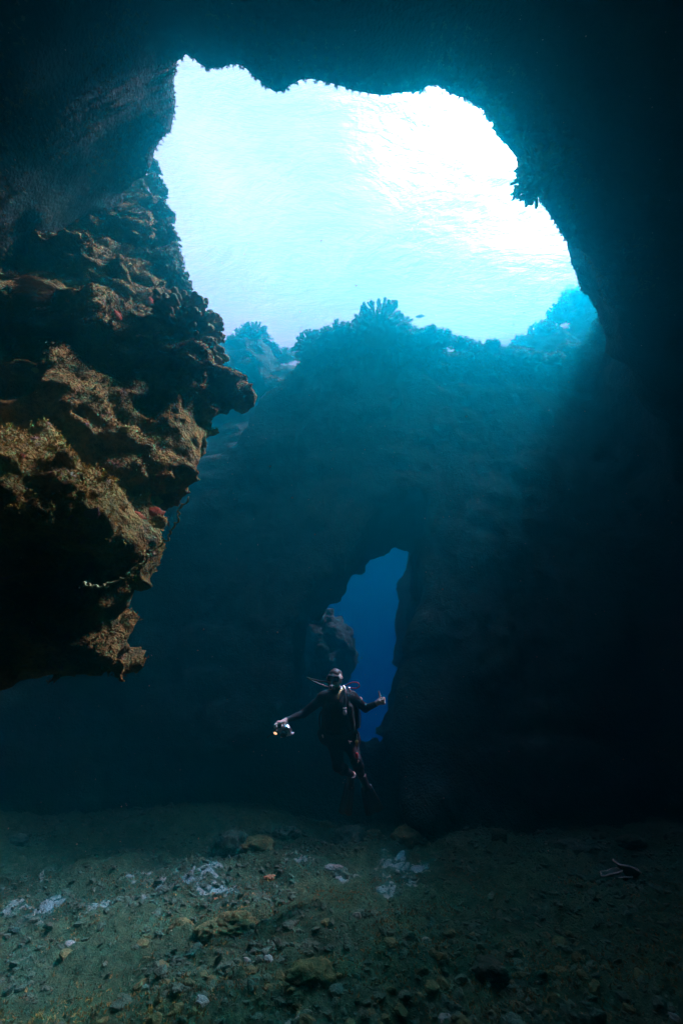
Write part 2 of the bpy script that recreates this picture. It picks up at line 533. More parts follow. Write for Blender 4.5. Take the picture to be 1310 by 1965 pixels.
def build_floor():
    def axis(lo, hi, mid0, mid1, step):
        core = np.arange(mid0, mid1, step)
        a = mid0 - np.cumsum(step * 1.12 ** np.arange(1, 90)); a = a[a > lo][::-1]
        b = core[-1] + np.cumsum(step * 1.12 ** np.arange(1, 90)); b = b[b < hi]
        return np.concatenate([[lo], a, core, b, [hi]])
    xs = axis(-100, 100, -7.5, 7.5, 0.035); ys = axis(-80, 120, 3.6, 13.0, 0.035)
    X, Y = np.meshgrid(xs, ys, indexing='ij')
    P2 = np.stack([X.ravel(), Y.ravel()], 1)
    z = floor_height(P2)
    near = (np.abs(P2[:, 0]) < 9) & (P2[:, 1] > 2) & (P2[:, 1] < 26)
    z[near] += floor_detail(P2[near])
    V = np.stack([P2[:, 0], P2[:, 1], z], 1)
    I = np.arange(X.size).reshape(X.shape)
    F = np.stack([I[:-1, :-1], I[1:, :-1], I[1:, 1:], I[:-1, 1:]], -1).reshape(-1, 4)
    t = NT('rubble_floor'); p = t.coords('Position')
    a = t.noise(p, 0.9, 6, 0.6, 0.4); b = t.noise(p, 9, 8, 0.7); f = t.noise(p, 38, 6, 0.7)
    c = t.ramp(t.math('ADD', t.math('MULTIPLY', a, 0.5), t.math('MULTIPLY', b, 0.5)),
               [(0.32, (0.015, 0.025, 0.010)), (0.5, (0.066, 0.11, 0.046)), (0.66, (0.14, 0.23, 0.10))])
    c = t.mix(0.9, c, t.ramp(f, [(0.3, (0.4, 0.4, 0.4)), (0.65, (1.3, 1.3, 1.3))]), 'MULTIPLY')
    at = t.add('ShaderNodeAttribute'); at.attribute_name = 'sand'
    sand = t.ramp(at.outputs['Fac'], [(0.46, (0, 0, 0)), (0.54, (1, 1, 1))])
    c = t.mix(sand, c, t.mix(0.8, (0.27, 0.46, 0.40), t.ramp(f, [(0.3, (.55, .55, .55)), (.6, (1.15, 1.15, 1.15))]), 'MULTIPLY'))
    mat = t.finish(c, 0.95, t.bump(t.math('ADD', t.math('MULTIPLY', b, 1.0), t.math('MULTIPLY', f, 0.7)), 1.0, 0.09), spec=0.1)
    me = np_mesh('sea_floor', V, F)
    sd = np.zeros(len(V), np.float32)
    for (px, py, r) in [(765, 1668, .55), (805, 1705, .35), (745, 1715, .3), (790, 1640, .3), (660, 1690, .3), (405, 1690, .4), (425, 1712, .3), (205, 1735, .28), (100, 1730, .3), (20, 1738, .3),
                        (270, 1690, .3), (560, 1672, .35), (885, 1712, .15), (60, 1690, .3), (330, 1700, .3)]:
        d_ = ray(px, py); q_ = CAM + d_ * (-CAM[2] / d_[2])
        sd = np.maximum(sd, np.exp(-((V[:, 0] - q_[0]) ** 2 + ((V[:, 1] - q_[1]) * .7) ** 2) / r ** 2))
    m_ = sd > .02
    sd[m_] = sd[m_] * .50 + .85 * fbm(V[m_] * np.array([4.2, 4.2, 0]), 5, .8, seed=19) + .02
    at_ = me.attributes.new('sand', 'FLOAT', 'POINT'); at_.data.foreach_set('value', sd.astype(np.float32))
    tag(new_obj('sea_floor', me, mat), kind='structure')
build_floor()

# ------------------------------------------------------------------ rock spur hanging into the chamber
SPUR_SIL = [  # photo x, y, distance y in metres of the edge
    (250, 318, 5.2), (292, 322, 5.0), (310, 400, 4.8), (330, 455, 4.6), (350, 520, 4.4), (345, 575, 4.2), (372, 618, 4.0), (408, 672, 3.85),
    (432, 702, 3.7), (446, 738, 3.7), (428, 768, 3.68), (402, 815, 3.62), (385, 860, 3.6), (362, 905, 3.55), (318, 970, 3.5), (325, 992, 3.45), (305, 1038, 3.45), (258, 1052, 3.5), (285, 1085, 3.5),
    (292, 1135, 3.5), (272, 1185, 3.5), (275, 1240, 3.5), (240, 1275, 3.5), (238, 1318, 3.5), (130, 1330, 3.5), (60, 1350, 3.5), (0, 1375, 3.5)]
def build_spur():
    pts = [at_y(*s) for s in SPUR_SIL]
    poly = [(p[0], p[2]) for p in pts] + [(-3.2, 2.0), (-6.9, 1.8), (-6.9, 11.2)]
    zs = np.array([p[2] for p in pts]); yy = np.array([p[1] for p in pts])
    o = np.argsort(zs); zs, yy = zs[o], yy[o]
    vox = 0.036
    bmin = np.array([-5.4, 2.2, 1.5]); bmax = np.array([-0.6, 6.4, 11.6])
    ax = grid_of(bmin, bmax, vox)
    Xz, Zz = np.meshgrid(ax[0], ax[2], indexing='ij')
    d2 = poly_sdf(Xz, Zz, poly).astype(np.float32)
    yc = np.interp(ax[2], zs, yy)                       # edge line
    depth_in = np.clip(-d2, 0, 3)
    yf = np.interp(ax[2], [1.5, 3, 4, 5, 5.7, 6.3, 7, 8, 9, 10, 11.6], [2.95, 2.98, 3.08, 3.28, 3.45, 3.62, 3.85, 4.2, 4.55, 4.9, 5.4])
    front = yc[None, :] - 0.12 - (yc - yf)[None, :] * sstep(0, 0.9, depth_in)
    # terraces: small shelves with hollows under them
    front = front + 0.07 * np.sin(4.6 * Zz + 1.3 * Xz + 0.8) * sstep(0.05, 0.5, depth_in)
    front = front + 0.5 * np.exp(-((Zz - 3.15) / 0.5) ** 2) * sstep(-1.7, -2.2, Xz)
    back = yc[None, :] + 0.35 + 1.0 * sstep(0, 1.0, depth_in)
    Y = ax[1][None, :, None]
    d = smax(d2[:, None, :], smax(front[:, None, :] - Y, Y - back[:, None, :], 0.3) * 0.8, 0.30).astype(np.float32)
    def nz(P):
        Q = P + 0.25 * np.stack([fbm(P * 1.1, 2, seed=2), fbm(P * 1.1, 2, seed=3), fbm(P * 1.1, 2, seed=6)], 1)
        blk = blocks(Q * np.array([1.5, 1.5, 1.9]), 7) * 0.13 + blocks(Q * 4.2, 17) * 0.05
        r = fbm(P * 2.2, 3, 0.55, seed=41) * 0.13 - fbm(P * 6.0, 4, 0.6, seed=51, ridged=True) * 0.075
        return r + blk + (worley(P * 3.1, 7) - 0.45) * 0.12 + 0.05 + 0.06 * sstep(4.6, 3.8, P[:, 2])
    d = rough(d, ax, 0.44, nz)
    # nothing may shrink at the cut by the cave wall; keep the left side buried
    d = pad_outside(d, 0.3)
    p, q = biggest(*quads_of(d, bmin, vox))
    me = np_mesh('rock_spur', p, q)
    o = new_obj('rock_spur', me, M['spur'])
    tag(o, 'craggy brown rock spur, crowned with corals, hanging from the cave wall beside the light well', 'rock')
build_spur()

def build_ledge():
    pts = [at_y(x, y, 2.7) for x, y in [(-40, 822), (0, 830), (75, 848), (130, 882), (165, 912), (210, 958), (195, 1005), (165, 1040), (110, 1010), (60, 1000), (0, 1022), (-60, 1060)]]
    poly = [(p[0], p[2]) for p in pts] + [(-3.6, 2.6), (-3.6, 4.2)]
    vox = 0.024
    bmin = np.array([-3.4, 1.7, 2.5]); bmax = np.array([-1.2, 3.9, 4.3])
    ax = grid_of(bmin, bmax, vox)
    Xz, Zz = np.meshgrid(ax[0], ax[2], indexing='ij')
    d2 = poly_sdf(Xz, Zz, poly).astype(np.float32)
    Y = ax[1][None, :, None]; Zc = ax[2][None, None, :]; Xc = ax[0][:, None, None]
    # the face slopes back and up so that the light from above rakes over it
    zt = 3.15 - 0.55 * (Xc + 1.55)                       # lower lip height along the ledge
    slope = (2.28 + 0.95 * (Zc - zt) - Y) * 0.72
    d = smax(d2[:, None, :], np.maximum(slope, Y - 3.8), 0.18).astype(np.float32)
    def nz(P):
        return fbm(P * 3.0, 3, 0.55, seed=81) * 0.13 - fbm(P * 9.0, 4, 0.6, seed=91, ridged=True) * 0.05 + (worley(P * 4.5, 5) - 0.45) * 0.12 + blocks(P * 3.2, 27) * 0.07
    d = rough(d, ax, 0.35, nz)
    d = pad_outside(d, 0.2)
    p, q = quads_of(d, bmin, vox)
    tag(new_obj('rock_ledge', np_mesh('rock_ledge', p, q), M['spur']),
        'low sunlit ochre rock ledge covered in turf algae, jutting from below the big dark spur', 'rock')
build_ledge()

M['reef_shaded'] = rock_material('shaded_reef_rock', [(0.3, (0.014, 0.024, 0.02)), (0.5, (0.04, 0.07, 0.055)), (0.7, (0.09, 0.14, 0.11))], 1.6)  # darker copy of the reef rock, shade put into its colour
# ------------------------------------------------------------------ reef masses beyond the cave
def blob_rock(name, blobs, vox, amp, seed, mat, label, cat='rock', cut_z=None):
    B = np.array([b[:3] for b in blobs]); R = np.array([b[3:6] for b in blobs])
    bmin = (B - R).min(0) - 0.8; bmax = (B + R).max(0) + 0.8
    if cut_z is not None: bmin[2] = max(bmin[2], cut_z)
    ax = grid_of(bmin, bmax, vox)
    G = np.meshgrid(*ax, indexing='ij')
    d = None
    for b, r in zip(B, R):
        k = np.sqrt(sum(((G[i] - b[i]) / r[i]) ** 2 for i in range(3)))
        e = ((k - 1) * r.min()).astype(np.float32)
        d = e if d is None else smin(d, e, 0.4)
    def nz(P):
        return fbm(P * 0.9, 3, 0.55, seed=seed) * amp + fbm(P * 2.6, 4, 0.6, seed=seed + 3, ridged=True) * amp * 0.45 + (worley(P * 1.8, seed) - 0.45) * amp * 0.6
    d = rough(d.astype(np.float32), ax, amp * 2.5, nz)
    d = pad_outside(d, 0.3)
    p, q = quads_of(d, bmin, vox)
    return tag(new_obj(name, np_mesh(name, p, q), mat), label, cat)

a = at_y(486, 690, 14.0); b = at_y(430, 700, 13.6); c = at_y(545, 720, 14.2); e = at_y(470, 860, 13.8)
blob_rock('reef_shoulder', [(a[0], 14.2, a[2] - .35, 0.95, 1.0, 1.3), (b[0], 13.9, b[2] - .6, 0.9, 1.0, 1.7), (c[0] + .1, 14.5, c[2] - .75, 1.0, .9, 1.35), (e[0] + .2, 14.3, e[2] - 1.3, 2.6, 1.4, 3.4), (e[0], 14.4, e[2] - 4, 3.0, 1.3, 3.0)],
          0.09, 0.22, 101, M['reef_shaded'], 'hazy blue reef shoulder seen through the gap beside the spur')
a = at_y(1060, 640, 13.4); b = at_y(1125, 590, 13.6); c = at_y(985, 690, 13.4)
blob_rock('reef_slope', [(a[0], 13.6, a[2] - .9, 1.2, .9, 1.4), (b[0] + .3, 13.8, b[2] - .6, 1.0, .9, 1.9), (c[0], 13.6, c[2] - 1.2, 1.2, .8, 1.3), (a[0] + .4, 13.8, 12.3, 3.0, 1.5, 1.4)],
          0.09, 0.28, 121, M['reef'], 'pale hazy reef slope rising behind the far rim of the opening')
a = at_y(622, 1215, 18.5); b = at_y(655, 1245, 18.2); c = at_y(600, 1330, 18.2)
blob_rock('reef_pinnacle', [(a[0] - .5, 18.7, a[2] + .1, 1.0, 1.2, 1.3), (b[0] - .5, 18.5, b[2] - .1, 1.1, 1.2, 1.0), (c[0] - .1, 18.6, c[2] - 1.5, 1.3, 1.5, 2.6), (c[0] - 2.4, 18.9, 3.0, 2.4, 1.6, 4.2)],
          0.06, 0.5, 141, M['reef_shaded'], 'dim green reef pinnacle standing in the arch behind the diver')
blob_rock('added_shade_rock', [(4.6, 18.0, 4.0, 2.6, 2.2, 7.0), (6.5, 17.5, 5, 3.0, 2.6, 8.0), (2.9, 18.4, 0.4, 1.6, 1.6, 2.6)], 0.14, 0.35, 161, M['reef_shaded'], 'added rock mass outside the arch that shades the floor of the passage')  # rock mass added to keep sun off the passage floor
# ------------------------------------------------------------------ ray pick on built rock
from mathutils.bvhtree import BVHTree
_bvh = {}
def bvh_of(*names):
    if names not in _bvh:
        V, F, n = [], [], 0
        for nm in names:
            me = bpy.data.objects[nm].data
            v = np.empty(len(me.vertices) * 3, np.float32); me.vertices.foreach_get('co', v)
            f = np.empty(len(me.loops), np.int32); me.loops.foreach_get('vertex_index', f)
            V.append(v.reshape(-1, 3)); F.append(f.reshape(-1, 4) + n); n += len(me.vertices)
        _bvh[names] = BVHTree.FromPolygons(np.concatenate(V).tolist(), np.concatenate(F).tolist())
    return _bvh[names]

def hit(px, py, *names):
    d = Vector(ray(px, py)).normalized()
    loc, nrm, i, dist = bvh_of(*names).ray_cast(Vector(CAM), d)
    return loc, nrm

def depth_of(p): return float(np.dot(np.asarray(p) - CAM, FW))

# ------------------------------------------------------------------ corals
def capsule_into(d, ax, a, b, ra, rb, k):
    a, b = np.asarray(a, float), np.asarray(b, float)
    R = max(ra, rb) + 3 * k + 0.01
    lo, hi = np.minimum(a, b) - R, np.maximum(a, b) + R
    s = []
    for i in range(3):
        i0 = int(np.searchsorted(ax[i], lo[i])); i1 = int(np.searchsorted(ax[i], hi[i]))
        s.append(slice(max(0, i0), max(0, i1)))
    if any(x.stop <= x.start for x in s): return
    X, Y, Z = np.meshgrid(ax[0][s[0]], ax[1][s[1]], ax[2][s[2]], indexing='ij')
    ab = b - a; L = (ab ** 2).sum() + 1e-12
    t = np.clip(((X - a[0]) * ab[0] + (Y - a[1]) * ab[1] + (Z - a[2]) * ab[2]) / L, 0, 1)
    e = np.sqrt((X - a[0] - t * ab[0]) ** 2 + (Y - a[1] - t * ab[1]) ** 2 + (Z - a[2] - t * ab[2]) ** 2) - (ra + (rb - ra) * t)
    sub = d[s[0], s[1], s[2]]
    d[s[0], s[1], s[2]] = smin(sub, e, k) if k > 0 else np.minimum(sub, e)

def coral_mesh(name, n, r, seed, core=0.55, fork=0.5, vox=0.03, squash=0.8):
    rng = np.random.default_rng(seed)
    ax = grid_of((-1.25, -1.25, -0.75), (1.25, 1.25, 1.2), vox)
    G = np.meshgrid(*ax, indexing='ij')
    d = (np.sqrt(G[0] ** 2 + G[1] ** 2 + (G[2] / squash) ** 2) - core).astype(np.float32) * 0.85
    gold = math.pi * (3 - math.sqrt(5))
    for i in range(n):
        z = 1 - (i + 0.5) / n * 1.38
        rr = math.sqrt(max(0, 1 - z * z)); th = gold * i
        dr = np.array([rr * math.cos(th), rr * math.sin(th), z]) + rng.normal(0, 0.22, 3)
        dr /= np.linalg.norm(dr)
        dr2 = dr * np.array([1, 1, squash])
        L = rng.uniform(0.62, 1.15)
        a = dr2 * core * 0.7; b = dr2 * L
        rb = r * rng.uniform(0.8, 1.25)
        capsule_into(d, ax, a, b, rb * 0.75, rb, 0.03)
        if rng.random() < fork:
            o = rng.normal(0, 1, 3); o -= dr * o.dot(dr); o /= np.linalg.norm(o)
            c = dr2 * L * 0.78
            capsule_into(d, ax, c, c + dr2 * 0.20 + o * 0.13, rb * 0.8, rb * 0.85, 0.03)
    d = pad_outside(d, 0.3)
    p, q = quads_of(d, np.array([-1.25, -1.25, -0.75]), vox)
    return np_mesh(name, p, q)

def coral_material(name, c0, c1):
    t = NT(name); p = t.coords('Object')
    n = t.noise(p, 6, 5, 0.6); f = t.noise(p, 40, 4, 0.7)
    c = t.mix(0.7, t.ramp(n, [(0.35, c0), (0.65, c1)]), t.ramp(f, [(0.3, (0.5, 0.5, 0.5)), (0.65, (1.2, 1.2, 1.2))]), 'MULTIPLY')
    return t.finish(c, 0.9, t.bump(f, 0.6, 0.04), spec=0.15)
M['coral_olive'] = coral_material('olive_coral', (0.13, 0.12, 0.05), (0.27, 0.24, 0.11))
M['coral_pale'] = coral_material('pale_coral', (0.22, 0.21, 0.14), (0.42, 0.39, 0.28))

C_FINGER = coral_mesh('finger_coral', 170, 0.066, 1, 0.62, 0.7, 0.024, 0.72); C_FINGER.materials.append(M['coral_olive'])
C_BUSH = [coral_mesh('bushy_coral', 210, 0.055, 2 + k, 0.62, 0.8, 0.033, 0.85) for k in range(3)]
for m_ in C_BUSH: m_.materials.append(M['coral_pale'])
C_STUB = [coral_mesh('stubby_coral', 120, 0.085, 9 + k, 0.66, 0.6, 0.036, 0.8) for k in range(2)]
for m_ in C_STUB: m_.materials.append(M['coral_olive'])

def put_coral(name, me, pos, r, axis, label, group=None, squash=(1, 1, 1)):
    o = bpy.data.objects.new(name, me); col.objects.link(o)
    o.location = pos
    q = Vector(axis).normalized().to_track_quat('Z', 'Y')
    o.rotation_mode = 'QUATERNION'
    o.rotation_quaternion = q @ Matrix.Rotation(random.uniform(0, 6.28), 3, 'Z').to_quaternion()
    o.scale = (r * squash[0], r * squash[1], r * squash[2])
    return tag(o, label, 'coral', group)

def edge_pick(px, py, dx, names, max_depth=9):
    """walk from a photo point into the rock until the ray meets it"""
    for k in range(14):
        p, n_ = hit(px - dx * k, py + 2 * k, *names)
        if p is not None and depth_of(p) < max_depth: return np.array(p), n_
    return None, None
p, n_ = edge_pick(395, 640, 6, ('rock_spur',))
p = at_d(364, 636, depth_of(p) - 0.05)
put_coral('finger_coral', C_FINGER, p, 76 * depth_of(p) / FPX, (0.72, -0.30, 0.62), 'big finger coral head with stubby lobed branches on the shoulder of the spur', squash=(1.0, 1.0, 1.05))
for (x, y, r) in [(342, 540, 30), (322, 455, 26), (328, 500, 18), (308, 408, 25), (302, 362, 22), (292, 322, 20), (268, 330, 18), (352, 572, 20)]:
    p, n_ = edge_pick(x, y, 4, ('rock_spur',))
    if p is None: continue
    p = at_d(x - 3, y, depth_of(p) + .05)
    put_coral('stubby_coral', C_STUB[int(x) % 2], p, r * depth_of(p) / FPX * 1.05, (0.8, -0.1, 0.6), 'dark rounded coral knob on the upper edge of the spur against the bright water', 'coral knobs along the spur edge')
p, n_ = edge_pick(1046, 330, -6, ('cave_wall_right', 'cave_roof'), 14)
p = at_d(1032, 335, depth_of(p) + .05)
put_coral('bushy_coral', C_BUSH[2], p, 52 * depth_of(p) / FPX, (-0.9, -0.1, 0.35), 'frilly edged coral boss jutting over the light well from the cave wall, silhouetted', squash=(1, 1, 1.0))
for (x, y, r) in [(962, 238, 17), (948, 205, 15), (925, 172, 12), (1000, 268, 14)]:
    p, n_ = hit(x, y, 'cave_roof', 'cave_wall_right')
    if p is None or depth_of(p) > 12: continue
    put_coral('stubby_coral', C_STUB[0], p, r * depth_of(p) / FPX, n_ + Vector((-.4, .3, 0)), 'small coral tuft under the overhang above the frilly coral boss', 'coral tufts on the roof edge')
big = at_z(728, 640, 12.4)
put_coral('bushy_coral', C_BUSH[0], big, 58 * depth_of(big) / FPX, (0, 0, 1), 'largest bushy coral dome on the crest of the back wall')
for (x, y, r, k) in [(600, 668, 30, 1), (645, 655, 34, 2), (668, 650, 18, 1), (778, 650, 30, 2), (815, 650, 28, 1), (848, 655, 22, 0), (882, 662, 18, 1), (912, 668, 13, 2), (945, 668, 16, 0),
                     (972, 675, 10, 1), (1000, 680, 14, 2), (1030, 685, 12, 0), (1062, 690, 16, 1), (588, 690, 16, 2)]:
    p = at_z(x, y, 12.35)
    put_coral('bushy_coral', C_BUSH[k], p, r * depth_of(p) / FPX * 1.1, (random.uniform(-.4, .4), -.15, 1), 'smaller bushy coral head in the row along the crest of the back wall', 'coral heads on the back wall crest', (random.uniform(.8, 1.4), 1, random.uniform(.6, 1.1)))
for (x, y, yy, r) in [(486, 652, 14.0, 30), (455, 662, 13.8, 20), (520, 672, 14.3, 16), (548, 685, 14.5, 18), (470, 700, 13.4, 14), (525, 735, 13.6, 14)]:
    p = at_y(x, y, yy)
    put_coral('bushy_coral', C_BUSH[int(x) % 3], p, r * depth_of(p) / FPX * 1.1, (0, -.2, 1), 'faint blue coral head on the hazy reef shoulder in the gap', 'coral heads on the reef shoulder')
for (x, y, yy, r) in [(1000, 665, 13.2, 24), (1040, 640, 13.2, 26), (1075, 605, 13.3, 26), (1100, 570, 13.4, 26)]:
    p = at_y(x, y, yy)
    put_coral('bushy_coral', C_BUSH[int(y) % 3], p, r * depth_of(p) / FPX, (0, -.2, 1), 'washed out coral head on the pale reef slope behind the rim', 'coral heads on the reef slope')

# ------------------------------------------------------------------ tubes: whip coral, hydroid fan
def tube(path, radii, sides=6):
    P = np.asarray(path, float); n = len(P)
    T = np.gradient(P, axis=0); T /= np.linalg.norm(T, axis=1)[:, None] + 1e-9
    ref = np.array([0.13, 0.31, 0.94])
    V, F = [], []
    for i in range(n):
        u = np.cross(T[i], ref); u /= np.linalg.norm(u) + 1e-9; w = np.cross(T[i], u)
        for k in range(sides):
            a = 2 * math.pi * k / sides
            V.append(P[i] + radii[i] * (math.cos(a) * u + math.sin(a) * w))
    for i in range(n - 1):
        for k in range(sides):
            k2 = (k + 1) % sides
            F.append((i * sides + k, i * sides + k2, (i + 1) * sides + k2, (i + 1) * sides + k))
    V.append(P[0]); V.append(P[-1]); a, b = len(V) - 2, len(V) - 1
    for k in range(sides):
        k2 = (k + 1) % sides
        F.append((a, k2, k, a)); F.append((b, (n - 1) * sides + k, (n - 1) * sides + k2, b))
    return V, F

def poly_obj(name, V, F, mat, parent=None, smooth=True):
    me = bpy.data.meshes.new(name)
    F = [tuple(dict.fromkeys(f)) for f in F]
    me.from_pydata([tuple(map(float, v)) for v in V], [], F)
    me.polygons.foreach_set('use_smooth', np.full(len(me.polygons), smooth)); me.update()
    return new_obj(name, me, mat, parent)

def spline(pts, n):
    pts = np.asarray(pts, float)
    t = np.concatenate([[0], np.cumsum(np.linalg.norm(np.diff(pts, axis=0), axis=1))]); t /= t[-1]
    s = np.linspace(0, 1, n)
    m = np.gradient(pts, t, axis=0)
    out = []
    for x in s:
        i = min(len(t) - 2, max(0, int(np.searchsorted(t, x) - 1))); h = t[i + 1] - t[i]; u = (x - t[i]) / h
        out.append((2*u**3-3*u**2+1)*pts[i] + (u**3-2*u**2+u)*h*m[i] + (-2*u**3+3*u**2)*pts[i+1] + (u**3-u**2)*h*m[i+1])
    return np.array(out)

def simple_mat(name, c, rough=0.6, metallic=0.0, spec=0.4, bump_scale=60, bump=0.15):
    t = NT(name); p = t.coords('Object')
    n = t.noise(p, bump_scale, 4, 0.6)
    cc = t.mix(0.5, c, t.ramp(n, [(0.3, tuple(x * 0.6 for x in c)), (0.7, tuple(min(1, x * 1.3) for x in c))]))
    return t.finish(cc, rough, t.bump(n, bump, 0.01), metallic, spec)

M['whip'] = simple_mat('whip_coral', (0.42, 0.48, 0.22), 0.8, bump_scale=90, bump=0.5)
whip_px = [(150, 1120), (178, 1126), (200, 1122), (222, 1112), (236, 1104), (262, 1082), (280, 1066), (300, 1044), (318, 1028), (326, 1010), (334, 990), (342, 970), (354, 956)]
wp = spline([at_y(x + 8, y, 2.62 + 0.0022 * max(0, 215 - x)) for x, y in whip_px], 120)
for i in range(len(wp)):
    wp[i] += np.array([math.sin(i * 1.15) * 0.008 + math.sin(i * .33) * .008, math.cos(i * 1.15) * 0.008, math.sin(i * 0.8 + 1) * 0.008])
V, F = tube(wp, [0.0075 + 0.002 * math.sin(i * 1.9) - 0.003 * i / 120 for i in range(120)], 8)
tag(poly_obj('whip_coral', V, F, M['whip']), 'thin twisted green whip coral stretching out past the tip of the spur', 'coral')

M['hydroid'] = simple_mat('hydroid', (0.22, 0.15, 0.05), 0.9)
def build_hydroid():
    V, F = [], []
    base, _ = hit(45, 575, 'rock_spur', 'cave_roof', 'cave_wall_left')
    base = np.array(base); rng = np.random.default_rng(5)
    dp = depth_of(base); s = dp / FPX
    for i in range(150):
        b0 = base + (RT * rng.uniform(-30, 18) + UP * rng.uniform(-20, 46)) * s + FW * 0.03
        L = rng.uniform(50, 105) * s
        c = rng.uniform(-0.25, 0.45)
        pth = [b0 + (RT * (t * L * 0.95) + UP * (L * (c * t - 0.55 * t * t)) - FW * (0.25 * L * math.sin(t * 1.6))) for t in np.linspace(0, 1, 9)]
        v, f = tube(pth, [0.0035 * (1 - 0.75 * t) for t in np.linspace(0, 1, 9)], 3)
        n = len(V); V += v; F += [tuple(a + n for a in ff) for ff in f]
    o = poly_obj('hydroid_bush', V, F, M['hydroid'])
    tag(o, 'feathery brown hydroid bush swept sideways under the roof edge', 'hydroid')
build_hydroid()

# ------------------------------------------------------------------ sponges on the spur
def lump_mesh(name, seed, amp=0.35, sub=3, freq=1.6):
    bm = bmesh.new(); bmesh.ops.create_icosphere(bm, subdivisions=sub, radius=1)
    P = np.array([v.co[:] for v in bm.verts], np.float32)
    n = 1 + amp * fbm(P * freq + seed * 3.1, 3, 0.55, seed=seed)
    for v, k in zip(bm.verts, n): v.co = v.co * float(k)
    me = bpy.data.meshes.new(name); bm.to_mesh(me); bm.free()
    me.polygons.foreach_set('use_smooth', np.full(len(me.polygons), True))
    return me
def sponge_mat(name, c0, c1):
    t = NT(name); p = t.coords('Object'); n = t.noise(p, 5, 6, 0.7)
    return t.finish(t.ramp(n, [(0.35, c0), (0.65, c1)]), 0.85, t.bump(n, 0.9, 0.1), spec=0.2)
M['sponge_red'] = sponge_mat('red_sponge', (0.38, 0.05, 0.02), (0.62, 0.13, 0.05))
M['sponge_yellow'] = sponge_mat('yellow_sponge', (0.35, 0.28, 0.05), (0.55, 0.45, 0.12))
M['sponge_white'] = sponge_mat('white_sponge', (0.5, 0.48, 0.42), (0.75, 0.73, 0.66))
M['sponge_pink'] = sponge_mat('pink_crust', (0.30, 0.17, 0.17), (0.45, 0.27, 0.26))
for (px, py, r, mt, lab, nm) in [
        (226, 606, 8, 'sponge_red', 'small red sponge in the hollow above the spur shelf', 'sponge'),
        (290, 580, 9, 'sponge_red', 'dull red sponge crust beside the big finger coral', 'sponge'),
        (268, 990, 12, 'sponge_red', 'bright red sponge under the pointed block of the spur', 'sponge'),
        (298, 984, 13, 'sponge_red', 'broad red orange sponge along the lip of the pointed block', 'sponge'),
        (256, 1076, 5, 'sponge_red', 'tiny red sponge at the top of the hanging tip, by the whip coral', 'sponge'),
        (296, 962, 12, 'sponge_yellow', 'pale yellow sponge on top of the pointed block of the spur', 'sponge'),
        (240, 824, 7, 'sponge_yellow', 'yellow green sponge knob in the middle of the dark spur face', 'sponge'),
        (68, 710, 6, 'sponge_yellow', 'little yellow sponge on the bumpy face below the shelf', 'sponge'),
        (42, 874, 5, 'sponge_red', 'red sponge dot on the sunlit ochre ledge', 'sponge'),
        (140, 912, 5, 'sponge_white', 'white shell fragment lodged on the sunlit ledge', 'shell'),
        (178, 985, 11, 'sponge_pink', 'pink crusted knob at the end of the sunlit ledge', 'sponge')]:
    h_, n_ = hit(px, py, 'rock_spur', 'rock_ledge')
    if h_ is None: continue
    o = new_obj(nm, lump_mesh(nm, px, 0.5, 3, 2.0), M[mt], loc=h_ + n_ * 0.002)
    k = r * depth_of(h_) / FPX
    o.rotation_mode = 'QUATERNION'; o.rotation_quaternion = n_.to_track_quat('Z', 'Y'); o.scale = (k * 1.25, k, k * 0.45)
    tag(o, lab, nm)

# ------------------------------------------------------------------ rubble on the floor
def stone_mesh(seed):
    bm = bmesh.new(); bmesh.ops.create_icosphere(bm, subdivisions=2, radius=1)
    P = np.array([v.co[:] for v in bm.verts], np.float32)
    n = 1 + 0.75 * fbm(P * 1.7 + seed * 5.1, 4, 0.65, seed=seed)
    rng = np.random.default_rng(seed)
    Q = P * n[:, None] * np.array([1, rng.uniform(.6, .95), rng.uniform(.4, .7)])
    for _ in range(5):                                        # broken facets
        a = rng.normal(0, 1, 3); a /= np.linalg.norm(a); c = rng.uniform(.45, .7)
        k = np.clip(Q @ a - c, 0, 9); Q = Q - k[:, None] * a * 0.9
    for v, k in zip(bm.verts, Q): v.co = k
    me = bpy.data.meshes.new('stone'); bm.to_mesh(me); bm.free()
    return me
def stone_mat(name, c0, c1):
    t = NT(name); p = t.coords('Position'); n = t.noise(p, 7, 8, 0.7); f = t.noise(p, 45, 5, 0.7)
    c = t.mix(0.8, t.ramp(n, [(0.35, c0), (0.65, c1)]), t.ramp(f, [(0.3, (.45, .45, .45)), (.65, (1.3, 1.3, 1.3))]), 'MULTIPLY')
    return t.finish(c, 0.95, t.bump(t.math('ADD', n, t.math('MULTIPLY', f, .5)), 0.9, 0.05), spec=0.1)
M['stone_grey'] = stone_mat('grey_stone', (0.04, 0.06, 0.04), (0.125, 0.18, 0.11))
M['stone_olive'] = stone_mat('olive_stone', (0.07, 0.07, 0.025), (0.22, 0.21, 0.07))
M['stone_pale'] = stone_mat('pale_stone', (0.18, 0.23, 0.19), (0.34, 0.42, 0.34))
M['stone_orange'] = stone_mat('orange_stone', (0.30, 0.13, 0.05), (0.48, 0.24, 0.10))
M['stone_dark'] = stone_mat('dark_stone', (0.035, 0.032, 0.018), (0.11, 0.10, 0.05))

